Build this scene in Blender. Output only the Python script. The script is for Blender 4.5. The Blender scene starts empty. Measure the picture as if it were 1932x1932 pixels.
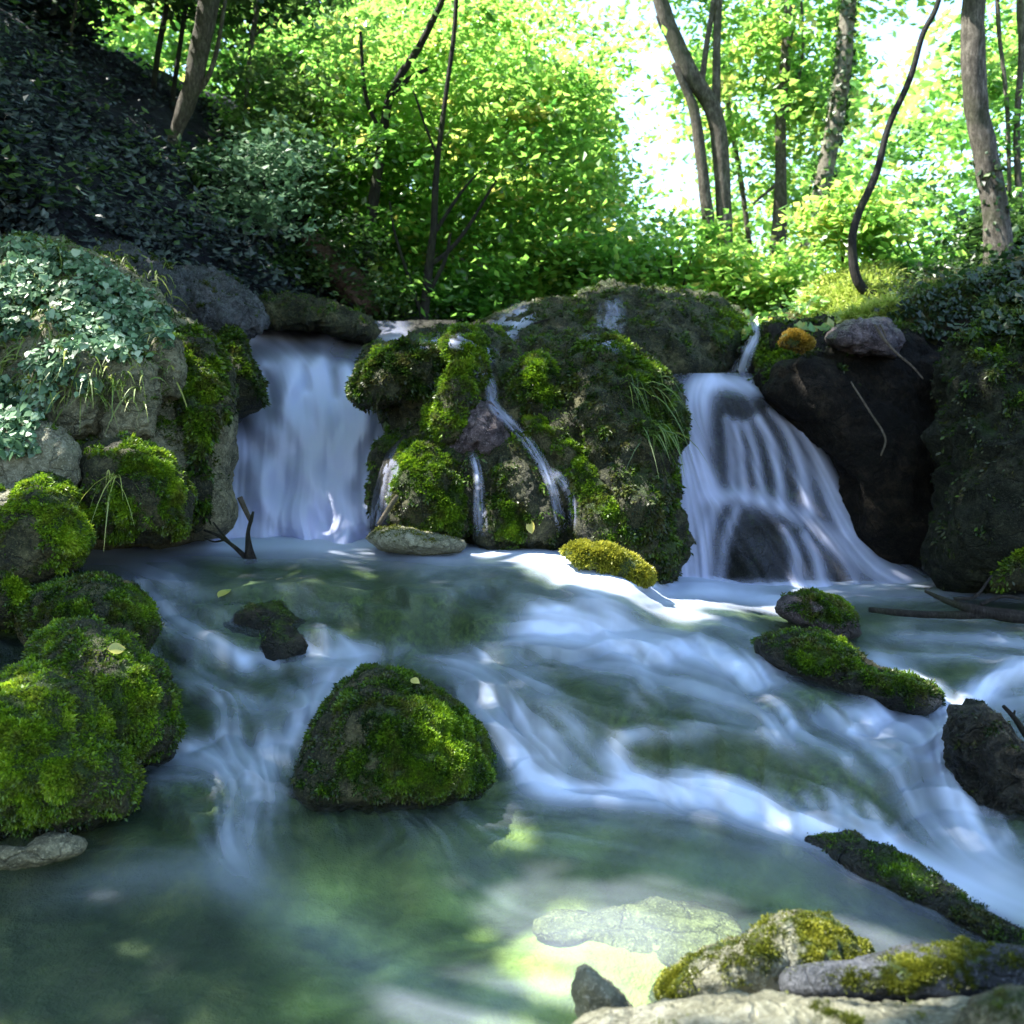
import bpy, bmesh, math, random
import numpy as np
from mathutils import Vector
from mathutils.bvhtree import BVHTree

S = bpy.context.scene
COL = S.collection
random.seed(3)
RNG = np.random.RandomState(11)
R = math.radians

# ------------------------------------------------------------------ camera, light, exposure
CAMZ, HOR, CX = 1.4, 850.0, 966.0
KP = 1.154 / 1932.0                       # metres per picture pixel per metre of distance
cam_d = bpy.data.cameras.new('camera'); cam = bpy.data.objects.new('camera', cam_d); COL.objects.link(cam)
cam.location = (0, 0, CAMZ); cam.rotation_euler = (R(90), 0, 0)
cam_d.sensor_width = 36; cam_d.lens = 36 / 1.154
cam_d.shift_y = -0.06
cam_d.clip_start = 0.05; cam_d.clip_end = 400
cam_d.dof.use_dof = True; cam_d.dof.focus_distance = 4.2; cam_d.dof.aperture_fstop = 2.4
S.camera = cam

SUN = Vector((-0.48, 0.03, 0.82)).normalized()      # direction towards the sun
elev = math.asin(SUN.z); azim = math.atan2(SUN.x, SUN.y)
w = bpy.data.worlds.new('World'); S.world = w; w.use_nodes = True
nt = w.node_tree; nt.nodes.clear()
sky = nt.nodes.new('ShaderNodeTexSky'); sky.sky_type = 'NISHITA'; sky.sun_disc = False
sky.sun_elevation = elev; sky.sun_rotation = azim
sky.air_density = 1.4; sky.dust_density = 1.2; sky.ozone_density = 3.0
bg = nt.nodes.new('ShaderNodeBackground'); bg.inputs['Strength'].default_value = 0.14
wo = nt.nodes.new('ShaderNodeOutputWorld')
nt.links.new(sky.outputs[0], bg.inputs[0]); nt.links.new(bg.outputs[0], wo.inputs[0])
sd = bpy.data.lights.new('sun', 'SUN'); sd.energy = 5.0; sd.angle = R(0.6); sd.color = (1.0, 0.96, 0.87)
so = bpy.data.objects.new('sun', sd); COL.objects.link(so)
so.rotation_euler = SUN.to_track_quat('Z', 'Y').to_euler()
S.view_settings.view_transform = 'Standard'; S.view_settings.look = 'None'
S.view_settings.exposure = 2.25; S.view_settings.gamma = 1.0
S.render.engine = 'CYCLES'
S.cycles.max_bounces = 7; S.cycles.diffuse_bounces = 3; S.cycles.transparent_max_bounces = 16
S.cycles.use_denoising = True
S.cycles.sample_clamp_indirect = 4.0

# ------------------------------------------------------------------ numeric helpers
_prm = np.random.RandomState(5).permutation(256); _prm = np.concatenate([_prm, _prm, _prm])
_grd = np.random.RandomState(6).normal(size=(256, 3)); _grd /= np.linalg.norm(_grd, axis=1, keepdims=True)

def pnoise(p):
    p = np.asarray(p, float); f = np.floor(p); i = f.astype(int) & 255; t = p - f
    u = t * t * t * (t * (t * 6 - 15) + 10); out = 0
    for dx in (0, 1):
        wx = u[:, 0] if dx else 1 - u[:, 0]
        for dy in (0, 1):
            wy = u[:, 1] if dy else 1 - u[:, 1]
            for dz in (0, 1):
                wz = u[:, 2] if dz else 1 - u[:, 2]
                g = _grd[_prm[_prm[_prm[(i[:, 0] + dx) & 255] + ((i[:, 1] + dy) & 255)] + ((i[:, 2] + dz) & 255)]]
                out = out + wx * wy * wz * ((t - np.array([dx, dy, dz])) * g).sum(1)
    return out * 1.6

def fbm(p, octv=4, gain=0.5):
    p = np.asarray(p, float); a = 1.0; s = 0; n = 0
    for k in range(octv):
        s = s + a * pnoise(p * (2.03 ** k) + 17.3 * k); n += a; a *= gain
    return s / n

def ridge(p, octv=3):
    p = np.asarray(p, float); a = 1.0; s = 0; n = 0
    for k in range(octv):
        s = s + a * (1 - 2 * np.abs(pnoise(p * (2.1 ** k) + 9.1 * k))); n += a; a *= 0.5
    return s / n

def sstep(a, b, x):
    t = np.clip((x - a) / (b - a), 0, 1); return t * t * (3 - 2 * t)

def P(px, py, d):
    px, py, d = np.broadcast_arrays(np.asarray(px, float), np.asarray(py, float), np.asarray(d, float))
    return np.stack([(px - CX) * KP * d, d, CAMZ - (py - HOR) * KP * d], -1)

def proj(V):
    d = np.maximum(V[..., 1], 0.05)
    return V[..., 0] / (KP * d) + CX, HOR - (V[..., 2] - CAMZ) / (KP * d)

class RBF:
    def __init__(s, pts, vals, c=40.0):
        s.p = np.array(pts, float); s.c = c; n = len(pts)
        A = np.zeros((n + 3, n + 3)); A[:n, :n] = s.k(s.p); A[:n, n] = 1; A[:n, n + 1:] = s.p / 1000.; A[n, :n] = 1; A[n + 1:, :n] = (s.p / 1000.).T
        A[:n, :n] += np.eye(n) * 4
        s.w = np.linalg.solve(A, np.concatenate([np.array(vals, float), [0, 0, 0]]))
    def k(s, q): return -np.sqrt(((q[:, None, :] - s.p[None]) ** 2).sum(-1) + s.c ** 2)
    def __call__(s, x, y):
        sh = x.shape; q = np.stack([x.ravel(), y.ravel()], 1); n = len(s.p); out = np.empty(len(q))
        for i in range(0, len(q), 40000):
            b = q[i:i + 40000]
            out[i:i + 40000] = s.k(b) @ s.w[:n] + s.w[n] + (b / 1000.) @ s.w[n + 1:]
        return out.reshape(sh)

# ------------------------------------------------------------------ object helpers
def tag(o, label=None, cat=None, group=None, kind=None):
    if label: o['label'] = label
    if cat: o['category'] = cat
    if group: o['group'] = group
    if kind: o['kind'] = kind
    return o

def thing(name, label, cat, loc=(0, 0, 0), group=None):
    o = bpy.data.objects.new(name, None); COL.objects.link(o); o.location = loc; o.empty_display_size = .1
    return tag(o, label, cat, group)

def root_loc(o):
    l = Vector((0, 0, 0))
    while o is not None: l = l + o.location; o = o.parent
    return np.array(l)

def mk(name, V, F, mat, parent=None, attrs=None, smooth=True, origin=None):
    V = np.asarray(V, float); F = np.asarray(F, int)
    me = bpy.data.meshes.new(name)
    base = root_loc(parent) if parent is not None else np.zeros(3)
    off = np.zeros(3) if origin is None else np.asarray(origin, float) - base
    Vl = V - base - off
    n, k = F.shape
    me.vertices.add(len(V)); me.vertices.foreach_set('co', Vl.astype(np.float32).ravel())
    me.loops.add(n * k); me.loops.foreach_set('vertex_index', F.astype(np.int32).ravel())
    me.polygons.add(n); me.polygons.foreach_set('loop_start', np.arange(0, n * k, k, dtype=np.int32))
    me.polygons.foreach_set('use_smooth', np.full(n, smooth))
    if attrs:
        for an, av in attrs.items():
            av = np.asarray(av, np.float32)
            a = me.attributes.new(an, 'FLOAT' if av.ndim == 1 else 'FLOAT_VECTOR', 'POINT')
            a.data.foreach_set('value' if av.ndim == 1 else 'vector', av.ravel())
    me.update(calc_edges=True); me.validate()
    if mat: me.materials.append(mat)
    o = bpy.data.objects.new(name, me); COL.objects.link(o); o.location = off
    if parent is not None: o.parent = parent
    return o

def vnormals(V, F):
    a, b, c = V[F[:, 0]], V[F[:, 1]], V[F[:, 2]]
    fn = np.cross(b - a, c - a)
    if F.shape[1] == 4:
        fn = fn + np.cross(c - a, V[F[:, 3]] - a)
    N = np.zeros_like(V)
    for j in range(F.shape[1]):
        for ax in range(3): N[:, ax] += np.bincount(F[:, j], fn[:, ax], len(V))
    return N / np.maximum(np.linalg.norm(N, axis=1, keepdims=True), 1e-9)

_ico = {}
def ico(n):
    if n not in _ico:
        bm = bmesh.new(); bmesh.ops.create_icosphere(bm, subdivisions=n, radius=1.0)
        _ico[n] = (np.array([v.co[:] for v in bm.verts]), np.array([[v.index for v in f.verts] for f in bm.faces])); bm.free()
    return _ico[n]

def grid_faces(H, W):
    i = np.arange(H * W).reshape(H, W)
    return np.stack([i[:-1, :-1], i[1:, :-1], i[1:, 1:], i[:-1, 1:]], -1).reshape(-1, 4)

# ------------------------------------------------------------------ materials
def newmat(name):
    m = bpy.data.materials.new(name); m.use_nodes = True; m.node_tree.nodes.clear()
    return m, m.node_tree
def nd(t, typ, **kw):
    n = t.nodes.new(typ)
    for k, v in kw.items():
        if k in n.inputs: n.inputs[k].default_value = v
        else: setattr(n, k, v)
    return n
def ramp(t, src, stops):
    r = t.nodes.new('ShaderNodeValToRGB'); e = r.color_ramp.elements
    while len(e) < len(stops): e.new(0.5)
    for x, (p, c) in zip(e, stops): x.position = p; x.color = (*c, 1)
    t.links.new(src, r.inputs[0]); return r.outputs[0]
def mixc(t, f, a, b):
    m = t.nodes.new('ShaderNodeMix'); m.data_type = 'RGBA'
    for s, v in ((m.inputs[0], f), (m.inputs[6], a), (m.inputs[7], b)):
        if hasattr(v, 'is_linked'): t.links.new(v, s)
        elif isinstance(v, (int, float)): s.default_value = v
        else: s.default_value = (*v, 1)
    return m.outputs[2]
def mth(t, op, a, b=0.0, clamp=False):
    m = t.nodes.new('ShaderNodeMath'); m.operation = op; m.use_clamp = clamp
    for s, v in ((m.inputs[0], a), (m.inputs[1], b)):
        if hasattr(v, 'is_linked'): t.links.new(v, s)
        else: s.default_value = v
    return m.outputs[0]
def attr(t, n):
    a = t.nodes.new('ShaderNodeAttribute'); a.attribute_name = n; return a.outputs['Fac']
def noise(t, scale, detail=5, rough=0.6, vec=None):
    n = nd(t, 'ShaderNodeTexNoise', Scale=scale, Detail=detail, Roughness=rough)
    if vec is None:
        g = t.nodes.new('ShaderNodeNewGeometry'); vec = g.outputs['Position']
    t.links.new(vec, n.inputs['Vector']); return n.outputs['Fac']
def bump(t, h, strength, dist):
    b = nd(t, 'ShaderNodeBump', Strength=strength, Distance=dist); t.links.new(h, b.inputs['Height']); return b.outputs[0]

def rock_mat(name, cols, mossc=((.012, .028, .006), (.06, .11, .012)), rough=0.75, spec=0.4, scale=1.0, wet=0.0):
    m, t = newmat(name)
    n1 = noise(t, 4.5 * scale, 10, .72); n2 = noise(t, 26 * scale, 8, .72); n3 = noise(t, 95 * scale, 4, .65)
    c = ramp(t, n1, [(0.34, cols[0]), (0.5, cols[1]), (0.64, cols[2])])
    c = mixc(t, mth(t, 'MULTIPLY', ramp(t, n2, [(0.40, (1, 1, 1)), (0.54, (0, 0, 0))]), .75), c, cols[0])
    c = mixc(t, mth(t, 'MULTIPLY', ramp(t, n3, [(0.54, (0, 0, 0)), (0.66, (1, 1, 1))]), .55), c, tuple(min(1, x * 1.45) for x in cols[2]))
    g_ = t.nodes.new('ShaderNodeNewGeometry'); dis = nd(t, 'ShaderNodeVectorMath', operation='MULTIPLY_ADD')
    ncol = nd(t, 'ShaderNodeTexNoise', Scale=5.0 * scale, Detail=5); t.links.new(g_.outputs['Position'], ncol.inputs['Vector'])
    t.links.new(ncol.outputs['Color'], dis.inputs[0]); dis.inputs[1].default_value = (.35, .35, .35); t.links.new(g_.outputs['Position'], dis.inputs[2])
    vo = nd(t, 'ShaderNodeTexVoronoi', Scale=4.2 * scale); vo.feature = 'DISTANCE_TO_EDGE'; t.links.new(dis.outputs[0], vo.inputs['Vector'])
    crk = ramp(t, vo.outputs['Distance'], [(0.0, (1, 1, 1)), (0.035, (0, 0, 0))])
    c = mixc(t, mth(t, 'MULTIPLY', crk, .6), c, tuple(x * .5 for x in cols[0]))
    mz = ramp(t, n3, [(.35, mossc[0]), (.65, mossc[1])])
    mf = mth(t, 'ADD', attr(t, 'moss'), mth(t, 'MULTIPLY', mth(t, 'SUBTRACT', n2, .5), 1.1))
    mf = ramp(t, mf, [(.35, (0, 0, 0)), (.6, (1, 1, 1))])
    c = mixc(t, mf, c, mz)
    wa = attr(t, 'wet'); c = mixc(t, mth(t, 'MULTIPLY', wa, .72), c, tuple(x * .35 for x in cols[0]))
    b = nd(t, 'ShaderNodeBsdfPrincipled', Roughness=rough); b.inputs['Specular IOR Level'].default_value = spec
    t.links.new(c, b.inputs['Base Color'])
    if not wet: t.links.new(mth(t, 'SUBTRACT', rough, mth(t, 'MULTIPLY', wa, rough - .2)), b.inputs['Roughness'])
    if wet:
        t.links.new(mth(t, 'ADD', mth(t, 'MULTIPLY', n2, .5), .15), b.inputs['Roughness'])
    h = mth(t, 'ADD', mth(t, 'MULTIPLY', n2, 1.0), mth(t, 'MULTIPLY', n3, .5)); h = mth(t, 'SUBTRACT', h, mth(t, 'MULTIPLY', crk, .35))
    t.links.new(bump(t, h, 1.0, .08 / scale), b.inputs['Normal'])
    o = t.nodes.new('ShaderNodeOutputMaterial'); t.links.new(b.outputs[0], o.inputs[0]); return m

def leaf_mat(name, stops, trans=0.5, gloss=0.06, tcol=None, patch=None):
    m, t = newmat(name)
    c = ramp(t, attr(t, 'tint'), stops)
    if patch: c = mixc(t, mth(t, 'MULTIPLY', ramp(t, noise(t, 7.5, 6, .7), [(.47, (0, 0, 0)), (.66, (1, 1, 1))]), .85), c, patch)
    d = nd(t, 'ShaderNodeBsdfDiffuse'); t.links.new(c, d.inputs[0])
    tr = nd(t, 'ShaderNodeBsdfTranslucent')
    t.links.new(ramp(t, attr(t, 'tint'), tcol) if tcol else c, tr.inputs[0])
    mx = nd(t, 'ShaderNodeMixShader', Fac=trans); t.links.new(d.outputs[0], mx.inputs[1]); t.links.new(tr.outputs[0], mx.inputs[2])
    g = nd(t, 'ShaderNodeBsdfGlossy', Roughness=.42)
    m2 = nd(t, 'ShaderNodeMixShader', Fac=gloss); t.links.new(mx.outputs[0], m2.inputs[1]); t.links.new(g.outputs[0], m2.inputs[2])
    o = t.nodes.new('ShaderNodeOutputMaterial'); t.links.new(m2.outputs[0], o.inputs[0]); return m

def bark_mat(name, c0, c1, c2, scale=1.0):
    m, t = newmat(name)
    g = t.nodes.new('ShaderNodeNewGeometry'); mp = nd(t, 'ShaderNodeMapping'); mp.inputs['Scale'].default_value = (26 * scale, 26 * scale, 9 * scale)
    t.links.new(g.outputs['Position'], mp.inputs['Vector'])
    n1 = noise(t, 1.0, 9, .78, mp.outputs[0]); n2 = noise(t, 2.2, 4, .6)
    c = ramp(t, n1, [(.34, c0), (.52, c1), (.7, c2)])
    c = mixc(t, ramp(t, n2, [(.5, (0, 0, 0)), (.72, (.7, .7, .7))]), c, (.045, .06, .018))
    b = nd(t, 'ShaderNodeBsdfPrincipled', Roughness=.85); b.inputs['Specular IOR Level'].default_value = .25
    t.links.new(c, b.inputs['Base Color']); t.links.new(bump(t, n1, 1.0, .08), b.inputs['Normal'])
    o = t.nodes.new('ShaderNodeOutputMaterial'); t.links.new(b.outputs[0], o.inputs[0]); return m

def water_mat(name, white=(.69, .78, 1.0), tint=(.80, .93, .74), rough=.22, refl=.3):  # the foam white carries the blue of the shade
    m, t = newmat(name)
    f = attr(t, 'foam')
    fr = nd(t, 'ShaderNodeFresnel', IOR=1.33)
    fr2 = mth(t, 'MULTIPLY', fr.outputs[0], refl, True)
    tp = nd(t, 'ShaderNodeBsdfTransparent'); tp.inputs[0].default_value = (*tint, 1)
    gl = nd(t, 'ShaderNodeBsdfGlossy', Roughness=rough)
    cl = nd(t, 'ShaderNodeMixShader'); t.links.new(fr2, cl.inputs[0]); t.links.new(tp.outputs[0], cl.inputs[1]); t.links.new(gl.outputs[0], cl.inputs[2])
    d = nd(t, 'ShaderNodeBsdfDiffuse'); d.inputs[0].default_value = (*white, 1)
    tr = nd(t, 'ShaderNodeBsdfTranslucent'); tr.inputs[0].default_value = (*white, 1)
    wh = nd(t, 'ShaderNodeMixShader', Fac=.3); t.links.new(d.outputs[0], wh.inputs[1]); t.links.new(tr.outputs[0], wh.inputs[2])
    mx = nd(t, 'ShaderNodeMixShader'); t.links.new(f, mx.inputs[0]); t.links.new(cl.outputs[0], mx.inputs[1]); t.links.new(wh.outputs[0], mx.inputs[2])
    o = t.nodes.new('ShaderNodeOutputMaterial'); t.links.new(mx.outputs[0], o.inputs[0]); return m

def veil_mat(name, white):
    """foam alone: falling water, fully clear where there is no foam"""
    m, t = newmat(name)
    tp = nd(t, 'ShaderNodeBsdfTransparent')
    d = nd(t, 'ShaderNodeBsdfDiffuse'); d.inputs[0].default_value = (*white, 1)
    tr = nd(t, 'ShaderNodeBsdfTranslucent'); tr.inputs[0].default_value = (*white, 1)
    wh = nd(t, 'ShaderNodeMixShader', Fac=.35); t.links.new(d.outputs[0], wh.inputs[1]); t.links.new(tr.outputs[0], wh.inputs[2])
    mx = nd(t, 'ShaderNodeMixShader'); t.links.new(attr(t, 'foam'), mx.inputs[0]); t.links.new(tp.outputs[0], mx.inputs[1]); t.links.new(wh.outputs[0], mx.inputs[2])
    o = t.nodes.new('ShaderNodeOutputMaterial'); t.links.new(mx.outputs[0], o.inputs[0]); return m

def bed_mat():
    m, t = newmat('stream_bed')
    n1 = noise(t, 4.5, 8, .65); n2 = noise(t, 30, 5, .65)
    c = ramp(t, n1, [(.3, (.012, .018, .012)), (.5, (.035, .045, .028)), (.7, (.10, .10, .05))])
    mo = ramp(t, n2, [(.40, (.010, .022, .008)), (.66, (.10, .13, .03))])
    c = mixc(t, mth(t, 'MULTIPLY', attr(t, 'moss'), .9, True), c, mo)
    sa = ramp(t, noise(t, 6, 5, .6), [(.3, (.13, .17, .06)), (.55, (.27, .30, .12)), (.72, (.40, .40, .19))])
    c = mixc(t, attr(t, 'sand'), c, sa)
    b = nd(t, 'ShaderNodeBsdfPrincipled', Roughness=.7); t.links.new(c, b.inputs['Base Color'])
    t.links.new(bump(t, mth(t, 'ADD', n1, mth(t, 'MULTIPLY', n2, .4)), .8, .05), b.inputs['Normal'])
    o = t.nodes.new('ShaderNodeOutputMaterial'); t.links.new(b.outputs[0], o.inputs[0]); return m

def soil_mat(name, cols, sc=1.0):
    m, t = newmat(name)
    n1 = noise(t, 1.6 * sc, 8, .7); n2 = noise(t, 16 * sc, 6, .7)
    c = ramp(t, n1, [(.35, cols[0]), (.52, cols[1]), (.7, cols[2])])
    c = mixc(t, ramp(t, n2, [(.4, (0, 0, 0)), (.65, (.8, .8, .8))]), c, cols[0])
    b = nd(t, 'ShaderNodeBsdfPrincipled', Roughness=.9); b.inputs['Specular IOR Level'].default_value = .2
    t.links.new(c, b.inputs['Base Color']); t.links.new(bump(t, n2, 1.0, .08), b.inputs['Normal'])
    o = t.nodes.new('ShaderNodeOutputMaterial'); t.links.new(b.outputs[0], o.inputs[0]); return m

GREY_STONE = rock_mat('grey_limestone', [(.075, .078, .045), (.26, .25, .15), (.50, .47, .31)])
WET_ROCK = rock_mat('wet_tufa', [(.006, .007, .006), (.022, .022, .017), (.075, .07, .05)], wet=1)
TUFA = rock_mat('mossy_tufa', [(.009, .012, .005), (.04, .046, .016), (.17, .16, .075)])
PINK_TUFA = rock_mat('pinkish_wet_tufa', [(.04, .03, .035), (.17, .13, .14), (.36, .29, .31)], wet=1)
DARK_TUFA = rock_mat('dark_mossy_tufa', [(.005, .007, .004), (.018, .022, .012), (.06, .065, .04)], mossc=((.006, .016, .004), (.03, .06, .008)), spec=.2)  # darker copy of the mossy tufa; cliff shade is in its colour
BROWN_TUFA = rock_mat('brown_earthy_tufa', [(.003, .003, .0025), (.010, .008, .006), (.04, .03, .02)], spec=.15)  # near-black, with the cliff's shade put into the colour
BLUE_STONE = rock_mat('blue_grey_rock', [(.03, .034, .04), (.09, .10, .115), (.2, .21, .24)])
PALE_STONE = rock_mat('pale_limestone', [(.16, .16, .10), (.36, .35, .24), (.55, .54, .42)])
BED = bed_mat()
WATER = water_mat('stream_water')
FALL = veil_mat('falling_water', (.68, .73, 1.0))  # blue of the shade is put into the foam colour
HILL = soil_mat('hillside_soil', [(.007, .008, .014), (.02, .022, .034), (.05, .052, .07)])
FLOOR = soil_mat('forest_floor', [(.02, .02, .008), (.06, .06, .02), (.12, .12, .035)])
PINKSOIL = soil_mat('reddish_soil', [(.05, .03, .022), (.16, .10, .08), (.28, .19, .16)])
MOSS = leaf_mat('moss', [(0, (.010, .026, .004)), (.35, (.06, .13, .007)), (.68, (.17, .30, .010)), (1, (.37, .50, .03))], .35, .03, None, (.075, .07, .02))
YMOSS = leaf_mat('yellow_moss', [(0, (.03, .04, .006)), (.5, (.12, .14, .012)), (1, (.32, .31, .03))], .35, .03)
OMOSS = leaf_mat('orange_moss', [(0, (.06, .045, .008)), (.5, (.17, .11, .012)), (1, (.30, .20, .025))], .35, .03)
LEAF = leaf_mat('bright_leaves', [(0, (.03, .11, .015)), (.5, (.075, .22, .02)), (.85, (.15, .30, .03)), (1, (.36, .32, .04))], .6, .07,
                [(0, (.09, .30, .04)), (.5, (.27, .55, .09)), (.8, (.43, .67, .13)), (1, (.70, .68, .16))])
LEAF_D = leaf_mat('shade_leaves', [(0, (.012, .035, .010)), (.5, (.035, .085, .018)), (1, (.12, .21, .05))], .5, .05)  # dark copy of the bright leaves; shade is put into the colour
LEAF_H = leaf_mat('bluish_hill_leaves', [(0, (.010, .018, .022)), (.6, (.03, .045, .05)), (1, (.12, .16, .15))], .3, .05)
IVY = leaf_mat('pale_ivy_leaves', [(0, (.03, .075, .035)), (.5, (.11, .22, .11)), (.85, (.26, .40, .25)), (1, (.45, .55, .40))], .3, .05)
GRASS = leaf_mat('grass_blades', [(0, (.04, .08, .015)), (.5, (.11, .19, .03)), (1, (.34, .40, .09))], .4, .05)
SUNGRASS = leaf_mat('sunlit_grass', [(0, (.10, .18, .02)), (.5, (.28, .38, .05)), (1, (.52, .56, .15))], .5, .04)  # lit copy of the grass; sunlight is in the blade colour
FALLEN = leaf_mat('yellow_fallen_leaf', [(0, (.30, .30, .05)), (1, (.50, .46, .12))], .3, .06)
BARK = bark_mat('grey_brown_bark', (.03, .026, .02), (.13, .115, .095), (.36, .33, .28))
BARK_D = bark_mat('dark_bark', (.008, .008, .008), (.028, .026, .024), (.07, .065, .06))
BARK_P = bark_mat('pale_bark', (.10, .09, .07), (.28, .25, .20), (.48, .44, .36))
DEADWOOD = bark_mat('wet_dead_wood', (.008, .007, .008), (.03, .026, .025), (.09, .08, .075), 2.0)
DRYWOOD = bark_mat('dry_stick', (.10, .08, .06), (.22, .18, .14), (.34, .29, .24), 2.0)

# ------------------------------------------------------------------ rocks
def polar_table(c, XZ, n=720, smooth=5):
    th = np.linspace(-np.pi, np.pi, n, endpoint=False); D = np.stack([np.cos(th), np.sin(th)], 1)
    A = XZ - c; B = np.roll(A, -1, 0) - A; r = np.full(n, 1e-3)
    for a, b in zip(A, B):
        den = D[:, 0] * b[1] - D[:, 1] * b[0]
        den = np.where(np.abs(den) < 1e-9, 1e-9, den)
        t = (a[0] * b[1] - a[1] * b[0]) / den
        u = (a[0] * D[:, 1] - a[1] * D[:, 0]) / den
        ok = (u >= -1e-6) & (u <= 1 + 1e-6) & (t > 0); r = np.where(ok, np.maximum(r, t), r)
    k = np.ones(2 * smooth + 1) / (2 * smooth + 1)
    return np.convolve(np.concatenate([r[-smooth:], r, r[:smooth]]), k, 'valid')

def rock_geo(outline, d, T, sub=6, c=None, pr=.85, py_=.85, tilt=0., skew=0., rough=.05, freq=2.5, crag=0., seed=0, bumps=(), dz=0.):
    o = np.array(outline, float); w3 = P(o[:, 0], o[:, 1], d); XZ = w3[:, [0, 2]]
    cc = P(c[0], c[1], d)[[0, 2]] if c is not None else (XZ.max(0) + XZ.min(0)) / 2
    tab = polar_table(cc, XZ)
    A, F = ico(sub)
    r = np.hypot(A[:, 0], A[:, 2]); th = np.arctan2(A[:, 2], A[:, 0])
    f = (th + np.pi) / (2 * np.pi) * 720; i0 = np.floor(f).astype(int) % 720; fr = f - np.floor(f)
    Rr = tab[i0] * (1 - fr) + tab[(i0 + 1) % 720] * fr
    rr = r ** pr * Rr
    V = np.stack([cc[0] + rr * np.cos(th), d + T * np.sign(A[:, 1]) * np.abs(A[:, 1]) ** py_, cc[1] + rr * np.sin(th)], 1)
    V[:, 1] += tilt * (V[:, 2] - cc[1]) + skew * (V[:, 0] - cc[0])
    sc = V[:, 1] / d; V[:, 0] *= sc; V[:, 2] = CAMZ + (V[:, 2] - CAMZ) * sc       # the lean keeps the traced outline
    for (bx, by, br, ba) in bumps:
        px, py = proj(V); g = np.exp(-((px - bx) ** 2 + (py - by) ** 2) / br ** 2) * (A[:, 1] < .3)
        V[:, 1] -= ba * g
    size = np.sqrt(np.ptp(XZ[:, 0]) * np.ptp(XZ[:, 1]))
    N = vnormals(V, F); q = V * freq / size + seed * 7.7
    dsp = rough * size * fbm(q, 5, .55)
    dsp = dsp + (.016 * ridge(V * 8 + seed, 4) + .007 * fbm(V * 38 + seed, 3)) * min(1., d / 4.)
    if crag: dsp = dsp + crag * size * ridge(q * 1.7 + 3, 4)
    V = V + N * dsp[:, None]; V[:, 2] += dz
    return V, F, vnormals(V, F)

def mossmask(V, N, amount, seed, patches=(), f=5.0, up=.5):
    m = fbm(V * f + seed * 3.1, 4, .6) * .9 + amount + up * (N[:, 2] - .2)
    if len(patches):
        px, py = proj(V); pm = np.zeros(len(V)) - .2
        for (x, y, r, a) in patches: pm = np.maximum(pm, a * np.exp(-((px - x) ** 2 + (py - y) ** 2) / r ** 2))
        m = m + pm
    return np.clip(m, 0, 1)

def scatter(V, F, wgt, n, rng):
    a, b, c = V[F[:, 0]], V[F[:, 1]], V[F[:, 2]]
    ar = np.linalg.norm(np.cross(b - a, c - a), axis=1) * wgt[F].mean(1) ** 1.5
    if ar.sum() <= 0: return None
    idx = rng.choice(len(F), n, p=ar / ar.sum())
    u = rng.rand(n, 1); v = rng.rand(n, 1); s = (u + v) > 1; u = np.where(s, 1 - u, u); v = np.where(s, 1 - v, v)
    return a[idx] + u * (b[idx] - a[idx]) + v * (c[idx] - a[idx]), idx

def moss(parent, V, F, N, mask, n, L, mat=None, hang=.35, seed=0, bright=.5, name='moss_cushion', wid=.2):
    rng = np.random.RandomState(100 + seed); n = int(n * 2.2); L = L * .8
    # only the half of the stone that can be looked at from the stream
    vis = mask * np.clip(.35 - N[:, 1], 0, 1) ** .5
    r = scatter(V, F, vis, n, rng)
    if r is None: return
    p, idx = r; nn = N[F[idx, 0]]
    clump = fbm(p * (1.1 / max(L, .004) ** .75) * .5 + seed, 3, .6)
    big = fbm(p * 5.5 + seed * 2.3, 3)
    d = nn * .8 + rng.normal(size=p.shape) * .55 + np.array([0, 0, -hang])
    d /= np.linalg.norm(d, axis=1, keepdims=True)
    s = np.cross(d, rng.normal(size=p.shape)); s /= np.linalg.norm(s, axis=1, keepdims=True)
    ln = L * (.55 + .9 * rng.rand(n)) * (1 + 1.1 * np.clip(clump, -.6, 1))
    base = p + nn * (np.clip(clump, -.2, .8) * L * 1.2)[:, None] - nn * (L * .2)
    w2 = (s * (ln * wid)[:, None])
    tip = base + d * ln[:, None]; mid = base + d * (ln * .5)[:, None]
    VV = np.stack([base - w2 * .5, mid + w2, tip, mid - w2], 1).reshape(-1, 3)
    FF = np.arange(4 * n).reshape(-1, 4)
    mk_ = mask[F[idx, 0]]
    ti = np.clip(bright - .16 + .5 * (mk_ - .45) + .45 * big + .45 * clump + rng.normal(size=n) * .12, 0, 1)
    tv = np.stack([ti * .75, ti, np.minimum(ti * 1.12, 1), ti], 1).ravel()
    return mk(name, VV, FF, mat or MOSS, parent, {'tint': tv}, smooth=False)

BV = {}
def keep(key, V, F):
    BV.setdefault(key, []).append((V, F))
_bvc = {}
def bvh(keys):
    kk = tuple(keys)
    if kk not in _bvc:
        Vs, Fs, n = [], [], 0
        for k in kk:
            for V, F in BV[k]: Vs.append(V); Fs += (F + n).tolist(); n += len(V)
        _bvc[kk] = BVHTree.FromPolygons(np.concatenate(Vs).tolist(), Fs)
    return _bvc[kk]
def hit(px, py, keys):
    d = Vector(((px - CX) * KP, 1, -(py - HOR) * KP)); o = Vector((0, 0, CAMZ))
    h = bvh(keys).ray_cast(o, d.normalized())
    return (np.array(h[0]), np.array(h[1])) if h[0] is not None else (None, None)

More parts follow.
